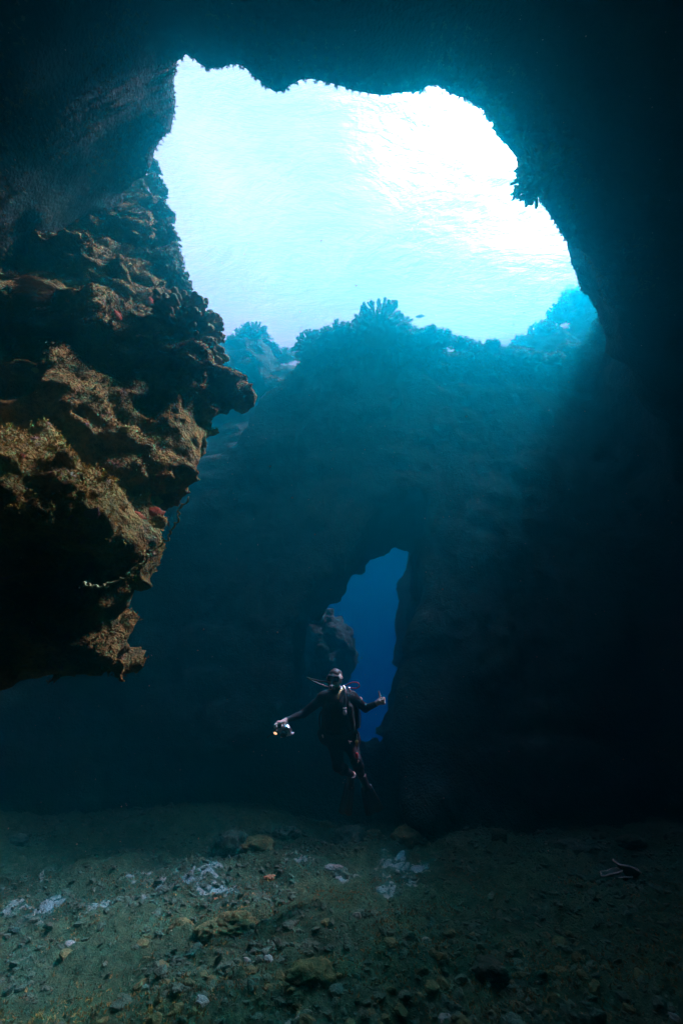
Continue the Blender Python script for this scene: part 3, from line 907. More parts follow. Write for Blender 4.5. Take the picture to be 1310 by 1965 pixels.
def floor_full(P2): return floor_height(P2) + floor_detail(P2)
def build_rubble():
    rng = np.random.default_rng(3)
    protos = {}
    for mt in ('stone_grey', 'stone_olive', 'stone_pale'):
        protos[mt] = []
        for s in range(5):
            me = stone_mesh(s + 1); me.materials.append(M[mt]); protos[mt].append(me)
    N = 18000
    y = 4.3 + (rng.random(N) ** 1.4) * 8.5
    x = rng.uniform(-1, 1, N) * np.minimum(6.6, 1.0 + 0.72 * y)
    r = 0.018 + 0.055 * rng.random(N) ** 4
    z = floor_full(np.stack([x, y], 1))
    dep = (np.stack([x, y, z], 1) - CAM) @ FW
    # tend to gather in heaps
    keep = fbm(np.stack([x, y, 0 * x], 1) * 0.9, 2, seed=77) > rng.uniform(-.6, .25, N)
    x, y, z, r, dep = x[keep], y[keep], z[keep], r[keep], dep[keep]
    sx = 655 + FPX * x / dep
    vis = (sx > 5) & (sx < 1305)
    order = np.argsort(-(r / dep) * vis)
    for i in order[:290]:
        mt = rng.choice(['stone_grey', 'stone_olive', 'stone_pale'], p=[.55, .39, .06])
        o = bpy.data.objects.new('stone', protos[mt][rng.integers(5)]); col.objects.link(o)
        o.location = (x[i], y[i], z[i] + r[i] * 0.12); o.scale = (r[i],) * 3
        o.rotation_euler = (rng.normal(0, .35), rng.normal(0, .35), rng.uniform(0, 6.28))
        w_ = {'stone_grey': 'grey', 'stone_olive': 'olive brown', 'stone_pale': 'pale'}[str(mt)]
        big_ = 'fist sized' if r[i] > 0.045 else 'small'
        tag(o, f'{big_} {w_} loose stone lying in the rubble of the cave floor', 'stone', f'{big_} {w_} loose stones on the cave floor')
    rest = order[290:]
    base = []
    for s in range(6):
        me = stone_mesh(s + 20) if False else None
        bm = bmesh.new(); bmesh.ops.create_icosphere(bm, subdivisions=1, radius=1)
        P = np.array([v.co[:] for v in bm.verts], np.float32)
        F = np.array([[v.index for v in f.verts] for f in bm.faces]); bm.free()
        P = P * (1 + 0.55 * vnoise(P * 1.7 + s * 7.3, s))[:, None] * np.array([1, .75, .55])
        base.append((P, F))
    VV, FF, n = [], [], 0
    for i in rest:
        P, F = base[rng.integers(6)]
        a = rng.uniform(0, 6.28); ca, sa = math.cos(a), math.sin(a)
        Q = np.stack([P[:, 0] * ca - P[:, 1] * sa, P[:, 0] * sa + P[:, 1] * ca, P[:, 2] + rng.normal(0, .3) * P[:, 0]], 1) * r[i] * 0.9
        VV.append(Q + np.array([x[i], y[i], z[i] + r[i] * .1])); FF.append(F + n); n += len(P)
    # small grit between them
    K = 9000
    gx = rng.uniform(-1, 1, K); gy = 4.3 + rng.random(K) ** 1.5 * 6.5; gx = gx * (1 + .72 * gy); gr = rng.uniform(.008, .022, K)
    gz = floor_full(np.stack([gx, gy], 1))
    tet = np.array([[1, 0, -.4], [-.6, .9, -.4], [-.5, -.9, -.3], [0.1, 0, .8]]); tf = np.array([[0, 1, 3], [1, 2, 3], [2, 0, 3]])
    for i in range(K):
        a = rng.uniform(0, 6.28); ca, sa = math.cos(a), math.sin(a)
        t_ = tet + rng.normal(0, .25, tet.shape)
        Q = np.stack([t_[:, 0] * ca - t_[:, 1] * sa, t_[:, 0] * sa + t_[:, 1] * ca, t_[:, 2]], 1) * gr[i]
        VV.append(Q + np.array([gx[i], gy[i], gz[i] + .003])); FF.append(tf + n); n += 4
    me = np_mesh('rubble', np.concatenate(VV), np.concatenate(FF), smooth=False)
    tag(new_obj('rubble', me, M['stone_grey']), 'small broken coral rubble covering the cave floor', 'rubble', kind='stuff')
build_rubble()

def boulder(px, py, wpx, mt, label, seed, flat=0.6, name='boulder', cat='boulder'):
    d = ray(px, py); t = -CAM[2] / d[2]; p = CAM + d * t
    for _ in range(4):
        z = float(floor_full(np.array([[p[0], p[1]]]))[0]); p = CAM + d * ((z - CAM[2]) / d[2])
    r = wpx / 2 * depth_of(p) / FPX
    bm = bmesh.new(); bmesh.ops.create_icosphere(bm, subdivisions=5 if wpx > 80 else 4, radius=1)
    P = np.array([v.co[:] for v in bm.verts], np.float32)
    n = 1 + 0.6 * fbm(P * 1.3 + seed, 5, 0.65, seed=seed) + 0.22 * fbm(P * 5 + seed, 3, 0.6, seed=seed + 5, ridged=True)
    for v, k in zip(bm.verts, n): v.co = Vector(v.co) * float(k)
    me = bpy.data.meshes.new(name); bm.to_mesh(me); bm.free()
    me.polygons.foreach_set('use_smooth', np.full(len(me.polygons), True))
    o = new_obj(name, me, M[mt], loc=(p[0], p[1] + r * .3, p[2] + r * flat * .25)); o.scale = (r, r * .8, r * flat)
    return tag(o, label, cat)
boulder(445, 1800, 105, 'stone_olive', 'dark weedy boulder lying in the near rubble, widest on the floor', 5, .5)
boulder(345, 1790, 44, 'stone_olive', 'small dark boulder next to the widest weedy one', 6, .7)
boulder(655, 1695, 42, 'stone_grey', 'grey knobbly boulder just short of the pale sand patch', 7, .8)
boulder(516, 1692, 26, 'stone_orange', 'orange sponge covered stone on the greenish rubble', 8, .6, 'stone', 'stone')
boulder(411, 1731, 12, 'stone_orange', 'small round orange pebble near the pale sand', 9, .8, 'stone', 'stone')
boulder(640, 1668, 34, 'stone_pale', 'flat pale round slab of dead coral on the rubble', 10, .25, 'stone', 'stone')
boulder(85, 1685, 34, 'stone_grey', 'rounded grey boulder at the foot of the dark cave wall', 12, .6)
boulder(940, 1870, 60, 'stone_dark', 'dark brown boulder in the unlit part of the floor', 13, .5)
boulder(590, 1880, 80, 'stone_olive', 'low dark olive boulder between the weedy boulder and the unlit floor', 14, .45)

rb_ = random.Random(4)
for k_ in range(22):
    boulder(-10 + k_ * 62 + rb_.uniform(-24, 24), rb_.uniform(1592, 1640), rb_.uniform(26, 74), rb_.choice(['stone_grey', 'stone_dark', 'stone_olive']),
            'fallen boulder in the row along the foot of the back wall', 30 + k_, rb_.uniform(.45, .8))['group'] = 'boulders along the foot of the back wall'

# plate coral with pale wavy lips
def build_plate():
    d = ray(1190, 1690); p = CAM + d * (-CAM[2] / d[2])
    z = float(floor_full(np.array([[p[0], p[1]]]))[0]); p = CAM + d * ((z - CAM[2]) / d[2]); s = depth_of(p) / FPX
    e = empty('plate_coral', (p[0], p[1], z))
    tag(e, 'leafy plate coral with pale wavy lips standing alone on the dark floor', 'coral')
    mb = simple_mat('plate_coral_brown', (0.10, 0.08, 0.05), 0.9); mr = simple_mat('plate_coral_lip', (0.6, 0.56, 0.45), 0.8)
    for (ox, oz, rx, rz, tl) in [(-16, 4, 20, 10, .2), (18, 12, 22, 16, -.35), (0, -8, 24, 8, .05)]:
        V, F = [], []; n = 40; rings = 6; lip = []
        for j in range(rings):
            t = j / (rings - 1)
            for k in range(n):
                a = 2 * math.pi * k / n
                w = 1 + 0.10 * math.sin(5 * a + ox) * t
                q = np.array([math.cos(a) * rx * s * (.15 + .85 * t) * w, math.sin(a) * rx * s * .7 * (.15 + .85 * t) * w, (t ** 1.5) * rz * s * 1.1 + math.sin(3 * a) * .12 * t * rz * s])
                q[2] += tl * q[0]
                q += np.array([ox * s, 0, oz * s * .3 + .01])
                V.append(q)
                if j == rings - 1: lip.append(q)
        for j in range(rings - 1):
            for k in range(n):
                F.append((j * n + k, j * n + (k + 1) % n, (j + 1) * n + (k + 1) % n, (j + 1) * n + k))
        b = poly_obj('plate', V, F, mb, e)
        so = b.modifiers.new('thick', 'SOLIDIFY'); so.thickness = 0.012
        v, f = tube(lip + [lip[0]], [0.009] * (n + 1), 5)
        poly_obj('lip', v, f, mr, b)
build_plate()

# ------------------------------------------------------------------ turf algae
def tufts(name, pts, nrm, size, mat, label, seed, blades=5):
    rng = np.random.default_rng(seed)
    n = len(pts)
    V = np.zeros((n, blades, 3, 3), np.float32)
    for b in range(blades):
        dr = nrm + rng.normal(0, 0.7, (n, 3)); dr /= np.linalg.norm(dr, axis=1)[:, None]
        sd = np.cross(dr, rng.normal(0, 1, (n, 3))); sd /= np.linalg.norm(sd, axis=1)[:, None] + 1e-6
        L = (size * rng.uniform(.5, 1.3, n))[:, None]
        V[:, b, 0] = pts - sd * L * .22; V[:, b, 1] = pts + sd * L * .22; V[:, b, 2] = pts + dr * L
    F = np.arange(n * blades * 3).reshape(-1, 3)
    me = np_mesh(name, V.reshape(-1, 3), F, smooth=False)
    return tag(new_obj(name, me, mat), label, 'algae', kind='stuff')

def surf_samples(name, count, seed, test):
    me = bpy.data.objects[name].data
    v = np.empty(len(me.vertices) * 3, np.float32); me.vertices.foreach_get('co', v); v = v.reshape(-1, 3)
    nr = np.empty(len(me.polygons) * 3, np.float32); me.polygons.foreach_get('normal', nr); nr = nr.reshape(-1, 3)
    c = np.empty(len(me.polygons) * 3, np.float32); me.polygons.foreach_get('center', c); c = c.reshape(-1, 3)
    ok = np.nonzero(test(c, nr))[0]
    if len(ok) == 0: return np.zeros((0, 3)), np.zeros((0, 3))
    rng = np.random.default_rng(seed)
    i = rng.choice(ok, min(count, len(ok) * 4))
    return c[i] + rng.normal(0, .012, (len(i), 3)), nr[i]

def leaf_mat(name, c0, c1, sc=3.0):
    t = NT(name); p = t.coords('Position'); n = t.noise(p, sc, 5, 0.7)
    return t.finish(t.ramp(n, [(0.35, c0), (0.65, c1)]), 0.8, spec=0.1)
M['turf_brown'] = leaf_mat('brown_turf', (0.07, 0.055, 0.02), (0.26, 0.19, 0.06), 5)
M['turf_green'] = leaf_mat('green_turf', (0.07, 0.10, 0.05), (0.22, 0.26, 0.12), 2)
M['turf_yellow'] = leaf_mat('yellow_turf', (0.16, 0.12, 0.02), (0.50, 0.38, 0.08), 4)

M['turf_olive'] = leaf_mat('olive_turf', (0.06, 0.045, 0.012), (0.36, 0.30, 0.06), 6)
def clumpy(c, f, th, seed): return fbm(c * f, 2, seed=seed) > th
P_, N_ = surf_samples('rock_spur', 26000, 1, lambda c, n: (n[:, 2] > -0.25) & (n[:, 1] < 0.6) & clumpy(c, 2.2, -0.05, 5))
tufts('turf_algae', P_, N_, np.full(len(P_), .028), M['turf_brown'], 'short brown turf algae growing on the spur', 2)
P_, N_ = surf_samples('rock_ledge', 16000, 2, lambda c, n: (n[:, 2] > -0.2) & clumpy(c, 3, -0.2, 6))
tufts('turf_algae', P_, N_, np.full(len(P_), .018), M['turf_yellow'], 'ochre turf algae carpeting the sunlit ledge', 3)
def near_hole(c, w):
    h = poly_sdf(c[:, 0], c[:, 1], HOLE); return np.abs(h) < w
P_, N_ = surf_samples('cave_roof', 26000, 3, lambda c, n: (near_hole(c, .7) | (near_hole(c, 1.5) & (c[:, 0] < -1.4))) & (c[:, 2] > 5.5) & (c[:, 2] < 12.5) & clumpy(c, 1.8, -0.1, 7))
tufts('turf_algae', P_, N_, np.full(len(P_), .032), M['turf_green'], 'green algae fringe on the roof edge round the light well', 4)
P_, N_ = surf_samples('cave_wall_right', 8000, 4, lambda c, n: near_hole(c, .7) & (c[:, 2] > 9))
tufts('turf_algae', P_, N_, np.full(len(P_), .032), M['turf_green'], 'green algae fringe on the wall beside the frilly coral boss', 5)
P_, N_ = surf_samples('cave_wall_back', 14000, 5, lambda c, n: (c[:, 2] > 11.3) & (c[:, 1] < 12.5))
tufts('turf_algae', P_, N_, np.full(len(P_), .06), M['turf_green'], 'shaggy growth between the corals on the back wall crest', 6)
rng_ = np.random.default_rng(8)
K_ = 26000
y_ = 4.2 + rng_.random(K_) ** 1.3 * 4.2; x_ = rng_.uniform(-1, .75, K_) * (1 + .72 * y_)
k_ = fbm(np.stack([x_, y_, 0 * x_], 1) * 1.6, 3, seed=15) > rng_.uniform(-.35, .3, K_)
x_, y_ = x_[k_], y_[k_]
P_ = np.stack([x_, y_, floor_full(np.stack([x_, y_], 1)) + .01], 1)
tufts('turf_algae', P_, np.tile([0, 0, 1.0], (len(P_), 1)), rng_.uniform(.012, .034, len(P_)), M['turf_olive'], 'yellow green algae flecks on the near rubble', 7, 4)

# ------------------------------------------------------------------ fish and drifting specks
M['fish'] = simple_mat('fish_scales', (0.20, 0.22, 0.22), 0.4)
def fish_parts(L):
    V, F = [], []; n, s = 13, 10
    for i in range(n):
        t = i / (n - 1); x = (0.5 - t) * L * .78
        hh = 0.21 * L * (math.sin(math.pi * (t * .93 + .035)) ** .75) * (1 - .45 * t) + .012 * L
        for k in range(s):
            a = 2 * math.pi * k / s
            V.append((x, math.cos(a) * hh * .38, math.sin(a) * hh))
    for i in range(n - 1):
        for k in range(s): F.append((i * s + k, i * s + (k + 1) % s, (i + 1) * s + (k + 1) % s, (i + 1) * s + k))
    F.append(tuple(range(s))[::-1]); F.append(tuple((n - 1) * s + k for k in range(s)))
    x0 = -.38 * L
    tail = ([(x0, .004, 0), (x0 - .14 * L, 0, .15 * L), (x0 - .09 * L, 0, 0), (x0 - .14 * L, 0, -.15 * L), (x0, -.004, 0)], [(0, 1, 2), (0, 2, 3), (4, 2, 1), (4, 3, 2)])
    fin = ([(.16 * L, 0, .15 * L), (-.05 * L, 0, .26 * L), (-.26 * L, 0, .13 * L), (-.26 * L, .004, .05 * L), (.16 * L, .004, .1 * L)], [(0, 1, 4), (1, 2, 3), (1, 3, 4)])
    return (V, F), tail, fin
def make_fish(pos, L, rz, label, group=None):
    e = empty('fish', pos); e.rotation_euler = (0, random.uniform(-.15, .15), rz)
    b, t, f = fish_parts(L)
    poly_obj('body', b[0], b[1], M['fish'], e); poly_obj('tail_fin', t[0], t[1], M['fish'], e); poly_obj('dorsal_fin', f[0], f[1], M['fish'], e)
    tag(e, label, 'fish', group)
make_fish(at_y(806, 607, 10.5), .36, math.pi - .2, 'lone fish swimming above the crest of the back wall')
for (x, y) in [(1005, 600), (1030, 575), (1050, 610), (1060, 560), (1078, 590), (1022, 632), (1068, 640), (1090, 622), (1040, 648), (985, 622)]:
    make_fish(at_y(x, y, 10 + random.random()), random.uniform(.07, .11), random.uniform(-1, 1) + math.pi, 'tiny pale fish in the loose school before the reef slope', 'school of tiny fish')
def build_specks():
    rng = np.random.default_rng(31); VV, FF = [], []
    o_ = np.array([[1, 0, 0], [-1, 0, 0], [0, 1, 0], [0, -1, 0], [0, 0, 1], [0, 0, -1]], float)
    f_ = np.array([[0, 2, 4], [2, 1, 4], [1, 3, 4], [3, 0, 4], [2, 0, 5], [1, 2, 5], [3, 1, 5], [0, 3, 5]])
    for i in range(750):
        p = at_d(rng.uniform(0, 1310), rng.uniform(0, 1650), rng.uniform(1.8, 6.0))
        VV.append(p + o_ * rng.uniform(.0014, .004) * rng.uniform(.6, 1.4, (1, 3))); FF.append(f_ + 6 * i)
    m = simple_mat('speck', (0.7, 0.7, 0.65), 0.8)
    tag(new_obj('drifting_specks', np_mesh('drifting_specks', np.concatenate(VV), np.concatenate(FF)), m), 'tiny pale specks drifting in the water', 'plankton', kind='stuff')
build_specks()
# ------------------------------------------------------------------ diver
DD = 6.05
def U(u, v, dd=0.0):                      # point of the figure: traced position, distance from the arch floor it hovers over
    return at_d(480 + u / 4.094, 1250 + v / 4.094, DD + dd)
US = DD / FPX / 4.094                     # metres per traced unit

M['neoprene'] = simple_mat('black_neoprene', (0.008, 0.010, 0.012), 0.6, spec=0.2, bump_scale=80)
M['skin'] = simple_mat('skin', (0.56, 0.46, 0.39), 0.55, spec=0.4, bump_scale=40, bump=0.05)
M['hair'] = simple_mat('hair', (0.03, 0.022, 0.016), 0.6)
M['rubber'] = simple_mat('black_rubber', (0.012, 0.012, 0.014), 0.45, spec=0.5)
M['fin_blue'] = simple_mat('dark_fin', (0.06, 0.085, 0.12), 0.35, spec=0.5)
M['nylon'] = simple_mat('dark_nylon', (0.018, 0.022, 0.022), 0.8)
M['nylon_green'] = simple_mat('dark_green_nylon', (0.02, 0.05, 0.045), 0.8)
M['steel'] = simple_mat('brushed_steel', (0.62, 0.64, 0.66), 0.3, 1.0, 0.5)
M['white_plastic'] = simple_mat('white_plastic', (0.88, 0.88, 0.86), 0.4)
M['yellow_hose'] = simple_mat('yellow_hose', (0.55, 0.48, 0.16), 0.5)
M['red_hose'] = simple_mat('dark_red_hose', (0.25, 0.02, 0.04), 0.5)
M['red_plastic'] = simple_mat('red_plastic', (0.75, 0.03, 0.03), 0.4)
M['green_yellow'] = simple_mat('pale_green_plastic', (0.50, 0.62, 0.20), 0.4)
def lens_mat():
    t = NT('mask_glass'); gl = t.add('ShaderNodeBsdfGlossy'); gl.inputs['Roughness'].default_value = 0.05
    tr = t.add('ShaderNodeBsdfTransparent'); tr.inputs['Color'].default_value = (.55, .6, .62, 1)
    mx = t.add('ShaderNodeMixShader'); mx.inputs[0].default_value = .12
    t.l.new(tr.outputs[0], mx.inputs[1]); t.l.new(gl.outputs[0], mx.inputs[2]); t.l.new(mx.outputs[0], t.out.inputs['Surface'])
    return t.m
M['glass'] = lens_mat()
def emit_mat(name, c, s):
    t = NT(name); t.bsdf.inputs['Emission Color'].default_value = (*c, 1); t.bsdf.inputs['Emission Strength'].default_value = s
    t.bsdf.inputs['Base Color'].default_value = (.8, .7, .6, 1); return t.m
M['flash_lit'] = emit_mat('lit_flash', (1.0, .62, .30), 0.22)

person = empty('person', U(700, 700))
tag(person, 'scuba diver in a black wetsuit hovering upright, one thumb raised, holding a camera', 'diver')
INV = Matrix.Translation(-Vector(person.location))
def part(name, V, F, mat, parent=person, smooth=True):
    o = poly_obj(name, V, F, mat, None, smooth)
    o.parent = parent; o.matrix_parent_inverse = INV
    return o
def vox_part(name, prims, mat, vox=0.008, parent=person, k=0.02, noise=0.0):
    A = np.array([q[0] for q in prims] + [q[1] for q in prims]); R = max(max(q[2], q[3]) for q in prims)
    bmin, bmax = A.min(0) - R - 4 * vox, A.max(0) + R + 4 * vox
    ax = grid_of(bmin, bmax, vox)
    d = np.full([len(a) for a in ax], 1.0, np.float32)
    for q in prims:
        capsule_into(d, ax, q[0], q[1], q[2], q[3], q[4] if len(q) > 4 else k)
    if noise: d = rough(d, ax, .03, lambda P: fbm(P * 22, 3, seed=4) * noise)
    p, q = quads_of(pad_outside(d, .5), bmin, vox)
    me = np_mesh(name, p, q)
    o = new_obj(name, me, mat)
    if parent: o.parent = parent; o.matrix_parent_inverse = INV
    return o

# joints
sL, eL, wL = U(578, 362, .02), U(420, 488, .02), U(292, 538, -.10)
sR, eR, wR = U(796, 358, .02), U(905, 447, .14), U(988, 412, -.02)
hL, kL, aL = U(668, 705, .05), U(690, 900, -.22), U(800, 972, .12)
hR, kR, aR = U(785, 705, .05), U(832, 860, -.18), U(878, 985, .12)
head = U(664, 220, -.04); chin = U(655, 262, -.10); neck = U(675, 300, .02)
B = []
B += [(U(690, 420, .0), U(700, 650, .02), .150, .135, .05), (U(630, 400, .0), U(640, 620, .02), .105, .105, .05), (U(765, 400, .0), U(770, 620, .02), .105, .10, .05)]
B += [(U(690, 420, -.06), U(700, 560, -.07), .11, .12, .05)]
B += [(U(600, 365, .02), U(775, 362, .02), .085, .085, .05), (U(672, 320, .04), head, .066, .066, .03)]
B += [(U(630, 335, .03), U(575, 365, .02), .06, .075, .04), (U(735, 335, .03), U(796, 362, .02), .06, .075, .04)]
B += [(sL, eL, .068, .050, .03), (eL, wL, .050, .033, .02), (sR, eR, .068, .050, .03), (eR, wR, .050, .033, .02)]
B += [(U(665, 690, .03), U(790, 690, .03), .125, .125, .06)]
B += [(hL, kL, .105, .066, .04), (kL, aL, .066, .042, .03), (hR, kR, .105, .066, .04), (kR, aR, .066, .042, .03)]
calfL = kL * .65 + aL * .35; calfR = kR * .65 + aR * .35
B += [(calfL, calfL, .067, .067, .04), (calfR, calfR, .067, .067, .04)]
# feet inside the pockets
fL, fR = U(790, 1010, .10), U(888, 1020, .10)
B += [(aL, fL, .042, .035, .02), (aR, fR, .042, .035, .02)]
# head: skull, jaw, nose, ears
fdir = (-FW * .93 + UP * .22 - RT * .25); fdir /= np.linalg.norm(fdir)
fup = UP - fdir * UP.dot(fdir); fup /= np.linalg.norm(fup); frt = np.cross(fdir, fup)
def H(f, u, r): return head + fdir * f + fup * u + frt * r
B += [(H(-.02, .025, 0), H(.02, .03, 0), .088, .082, .03), (H(.035, -.055, 0), H(.055, -.075, 0), .058, .045, .03), (H(.085, -.005, 0), H(.107, -.032, 0), .012, .016, .012),
      (H(.0, -.01, .078), H(-.005, -.03, .08), .016, .012, .01), (H(.0, -.01, -.078), H(-.005, -.03, -.08), .016, .012, .01), (H(.085, -.068, -.018), H(.085, -.068, .018), .011, .011, .01)]
# hands: palm, four fingers and a thumb each
hand_c = []
def hand(wrist, palm_c, fwd, across, nrm, curl, thumb_dir, s=1.0):
    """fwd: wrist to knuckles; across: index to little; nrm: the way the fingers curl"""
    f, a, n = [np.asarray(x, float) / np.linalg.norm(x) for x in (fwd, across, nrm)]
    B.append((wrist, palm_c - f * .03, .031, .034, .015))
    for j in (-1.0, 0, 1.0):
        B.append((palm_c - f * .035 + a * .022 * j, palm_c + f * .035 + a * .03 * j, .018, .017, .012))
    for i, (L, j) in enumerate(((.9, -1.45), (1.05, -.48), (.98, .48), (.78, 1.4))):
        p0 = palm_c + f * .036 + a * .0215 * j * 1.0
        ang = 0; p = p0
        for seg, (ln, rr) in enumerate(((.044, .0105), (.028, .0098), (.022, .0088))):
            ang += curl[seg]
            dr = f * math.cos(ang) + n * math.sin(ang)
            q = p + dr * ln * L * s
            B.append((p, q, rr, rr * .93, .004)); p = q
    b0 = palm_c - f * .02 - a * .032
    td = np.asarray(thumb_dir, float); td /= np.linalg.norm(td)
    b1 = b0 + (td * .7 + f * .3) * .04; b2 = b1 + td * .036; b3 = b2 + td * .028
    B.extend([(b0, b1, .015, .0125, .008), (b1, b2, .0122, .011, .004), (b2, b3, .011, .0092, .004)])
    hand_c.append(palm_c)
camP = U(248, 612, -.16)
gripL = U(243, 556, -.15)
hand(wL, gripL, (-.75, -.25, -.05), (0.35, -.9, -.1), (-.15, -.35, -.95), (.75, .95, .6), (.25, -.85, -.5))
fistR = U(1030, 392, -.05)
hand(wR, fistR, (1, -.05, .12), (.05, -.05, -1), (-.35, -1, .02), (1.35, 1.45, 1.1), (-.25, -.1, 1))

body = vox_part('body', B, [M['neoprene'], M['skin']], 0.0068, k=.02)
me = body.data
cc = np.empty(len(me.polygons) * 3, np.float32); me.polygons.foreach_get('center', cc); cc = cc.reshape(-1, 3)
isk = np.zeros(len(cc), bool)
for w_, h_ in ((wL, hand_c[0]), (wR, hand_c[1])):
    ax_ = (h_ - w_) / np.linalg.norm(h_ - w_)
    isk |= (np.linalg.norm(cc - h_, axis=1) < .15) & ((cc - w_) @ ax_ > .012)
rel = cc - head
isk |= (np.linalg.norm(rel, axis=1) < .16) & (rel @ fup > -.105 + .25 * np.clip(-(rel @ fdir), 0, 1))
for a_, b_ in ((aL, kL), (aR, kR)):
    t_ = (cc - a_) @ ((b_ - a_) / np.linalg.norm(b_ - a_))
    isk |= (np.linalg.norm(cc - a_, axis=1) < .07) & (t_ > -.02) & (t_ < .035)
me.polygons.foreach_set('material_index', isk.astype(np.int32)); me.update()

vox_part('hair', [(H(-.035, .04, 0), H(.022, .062, 0), .090, .071, .02), (H(-.05, .0, .0), H(-.05, -.03, 0), .078, .06, .02)], M['hair'], .008, noise=.008)
vox_part('beard', [(H(.045, -.075, -.03), H(.045, -.075, .03), .038, .038, .01), (H(.0, -.05, .066), H(.04, -.075, .04), .016, .024, .01), (H(.0, -.05, -.066), H(.04, -.075, -.04), .016, .024, .01)], M['hair'], .007, noise=.004)

# dive mask: skirt, two lenses, strap
mk = vox_part('dive_mask', [(H(.086, .045, -.062), H(.086, .045, .062), .016, .016, .004), (H(.092, -.004, -.058), H(.092, -.004, -.022), .013, .013, .004), (H(.092, -.004, .058), H(.092, -.004, .022), .013, .013, .004),
                        (H(.086, .045, -.068), H(.09, .0, -.066), .014, .014, .004), (H(.086, .045, .068), H(.09, .0, .066), .014, .014, .004), (H(.098, .045, 0), H(.118, -.03, 0), .012, .022, .006)], M['rubber'], .006)
for sgn in (-1, 1):
    e_ = empty_ = None
    c = H(.098, .020, .034 * sgn); V, F = [], []
    n = 20
    for k in range(n):
        a = 2 * math.pi * k / n
        V.append(c + frt * math.copysign(abs(math.cos(a)) ** .6, math.cos(a)) * .030 + fup * math.copysign(abs(math.sin(a)) ** .6, math.sin(a)) * .024)
    V += [v + fdir * .004 for v in V[:n]]
    F = [tuple(range(n))[::-1], tuple(range(n, 2 * n))] + [(k, (k + 1) % n, n + (k + 1) % n, n + k) for k in range(n)]
    o = part('lens', V, F, M['glass'], mk, False); o.matrix_parent_inverse = Matrix()
    o.matrix_parent_inverse = INV @ Matrix.Identity(4)
    o.parent = mk; o.matrix_parent_inverse = Matrix.Identity(4)
    ev = vox_part('eye', [(H(.066, .016, .032 * sgn), H(.068, .016, .032 * sgn), .0125, .0125, .002)], M['white_plastic'], .004)
st = [H(.07, .02, .078), H(.03, .02, .094), H(-.03, .02, .098), H(-.09, .02, .075), H(-.125, .02, 0), H(-.09, .02, -.075), H(-.03, .02, -.098), H(.03, .02, -.094), H(.07, .02, -.078)]
v, f = tube(spline(st, 40), [.009] * 40, 6); part('mask_strap', v, f, M['rubber'])
for sgn in (-1, 1):
    vox_part('buckle', [(H(.072, .026, .083 * sgn), H(.072, .006, .083 * sgn), .010, .010, .002)], M['steel'], .004)

# regulator in the mouth
rg = vox_part('regulator', [(H(.105, -.072, 0), H(.140, -.076, 0), .030, .034, .008), (H(.12, -.08, -.03), H(.12, -.08, .03), .018, .018, .008), (H(.09, -.07, 0), H(.11, -.07, 0), .016, .018, .008)], M['rubber'], .006)
V = []; n = 18
for k in range(n):
    a = 2 * math.pi * k / n; V.append(H(.1735, -.078, 0) + (frt * math.cos(a) + fup * math.sin(a)) * .021)
v, f = tube(V + [V[0]], [.003] * (n + 1), 5)
o = part('purge_ring', v, f, M['white_plastic']); o.parent = rg; o.matrix_parent_inverse = Matrix.Identity(4)

def hose(name, pts, r, mat):
    v, f = tube(spline(pts, 36), [r] * 36, 8); return part(name, v, f, M[mat])
hose('hose', [H(.12, -.08, -.04), U(600, 240, -.1), U(540, 232, -.04), U(480, 215, .0), U(448, 206, .06), U(470, 222, .14), U(560, 262, .2), U(640, 290, .2)], .008, 'rubber')
hose('hose', [U(745, 270, .12), U(775, 255, .08), U(815, 242, .06), U(850, 252, .05), U(858, 272, .05), U(840, 287, .06), U(800, 288, .08), U(765, 280, .14)], .008, 'red_hose')
hose('hose', [U(740, 278, .06), U(722, 298, -.06), U(702, 322, -.17), U(692, 350, -.20), U(690, 372, -.20)], .011, 'yellow_hose')
hose('hose', [U(748, 290, .06), U(746, 330, -.16), U(744, 390, -.21), U(742, 450, -.235)], .014, 'rubber')
hose('hose', [U(585, 450, .06), U(556, 480, .04), U(543, 520, .02), U(545, 575, .0), U(552, 625, .0)], .012, 'rubber')
hose('hose', [U(835, 400, .10), U(856, 450, .08), U(862, 520, .05), U(858, 600, .02)], .010, 'white_plastic')
# inflator end, chest clips
vox_part('inflator', [(U(742, 450, -.235), U(742, 480, -.24), .020, .018, .004)], M['rubber'], .006)
vox_part('inflator_button', [(U(742, 472, -.255), U(743, 488, -.255), .022, .021, .004), (U(730, 446, -.25), U(754, 446, -.25), .008, .008, .003)], M['white_plastic'], .005)
vox_part('shoulder_clip', [(U(732, 275, -.02), U(742, 296, -.05), .016, .014, .004)], M['steel'], .005)
vox_part('shoulder_clip', [(U(775, 290, -.03), U(785, 310, -.05), .014, .010, .004)], M['steel'], .005)
vox_part('shoulder_ring', [(U(868, 366, .0), U(874, 378, .0), .010, .012, .004)], M['white_plastic'], .004)
# buoyancy vest: two front panels, waist belt, pockets
vox_part('vest_panel', [(U(612, 350, -.02), U(606, 440, -.09), .040, .045, .02), (U(606, 440, -.09), U(618, 590, -.11), .05, .06, .02), (U(590, 470, .02), U(600, 600, .02), .05, .07, .02)], M['nylon'], .008, noise=.006)
vox_part('vest_panel', [(U(762, 345, -.02), U(775, 440, -.09), .040, .045, .02), (U(775, 440, -.09), U(790, 590, -.11), .05, .06, .02), (U(825, 450, .05), U(822, 580, .03), .045, .055, .02)], M['nylon_green'], .008, noise=.006)
vox_part('waist_belt', [(U(600, 640, -.06), U(660, 668, -.13), .024, .024, .01), (U(660, 668, -.13), U(730, 672, -.13), .024, .024, .01), (U(730, 672, -.13), U(815, 635, -.07), .024, .024, .01), (U(815, 635, -.07), U(830, 630, .06), .024, .024, .01), (U(600, 640, -.06), U(590, 640, .06), .024, .024, .01)], M['nylon'], .008)
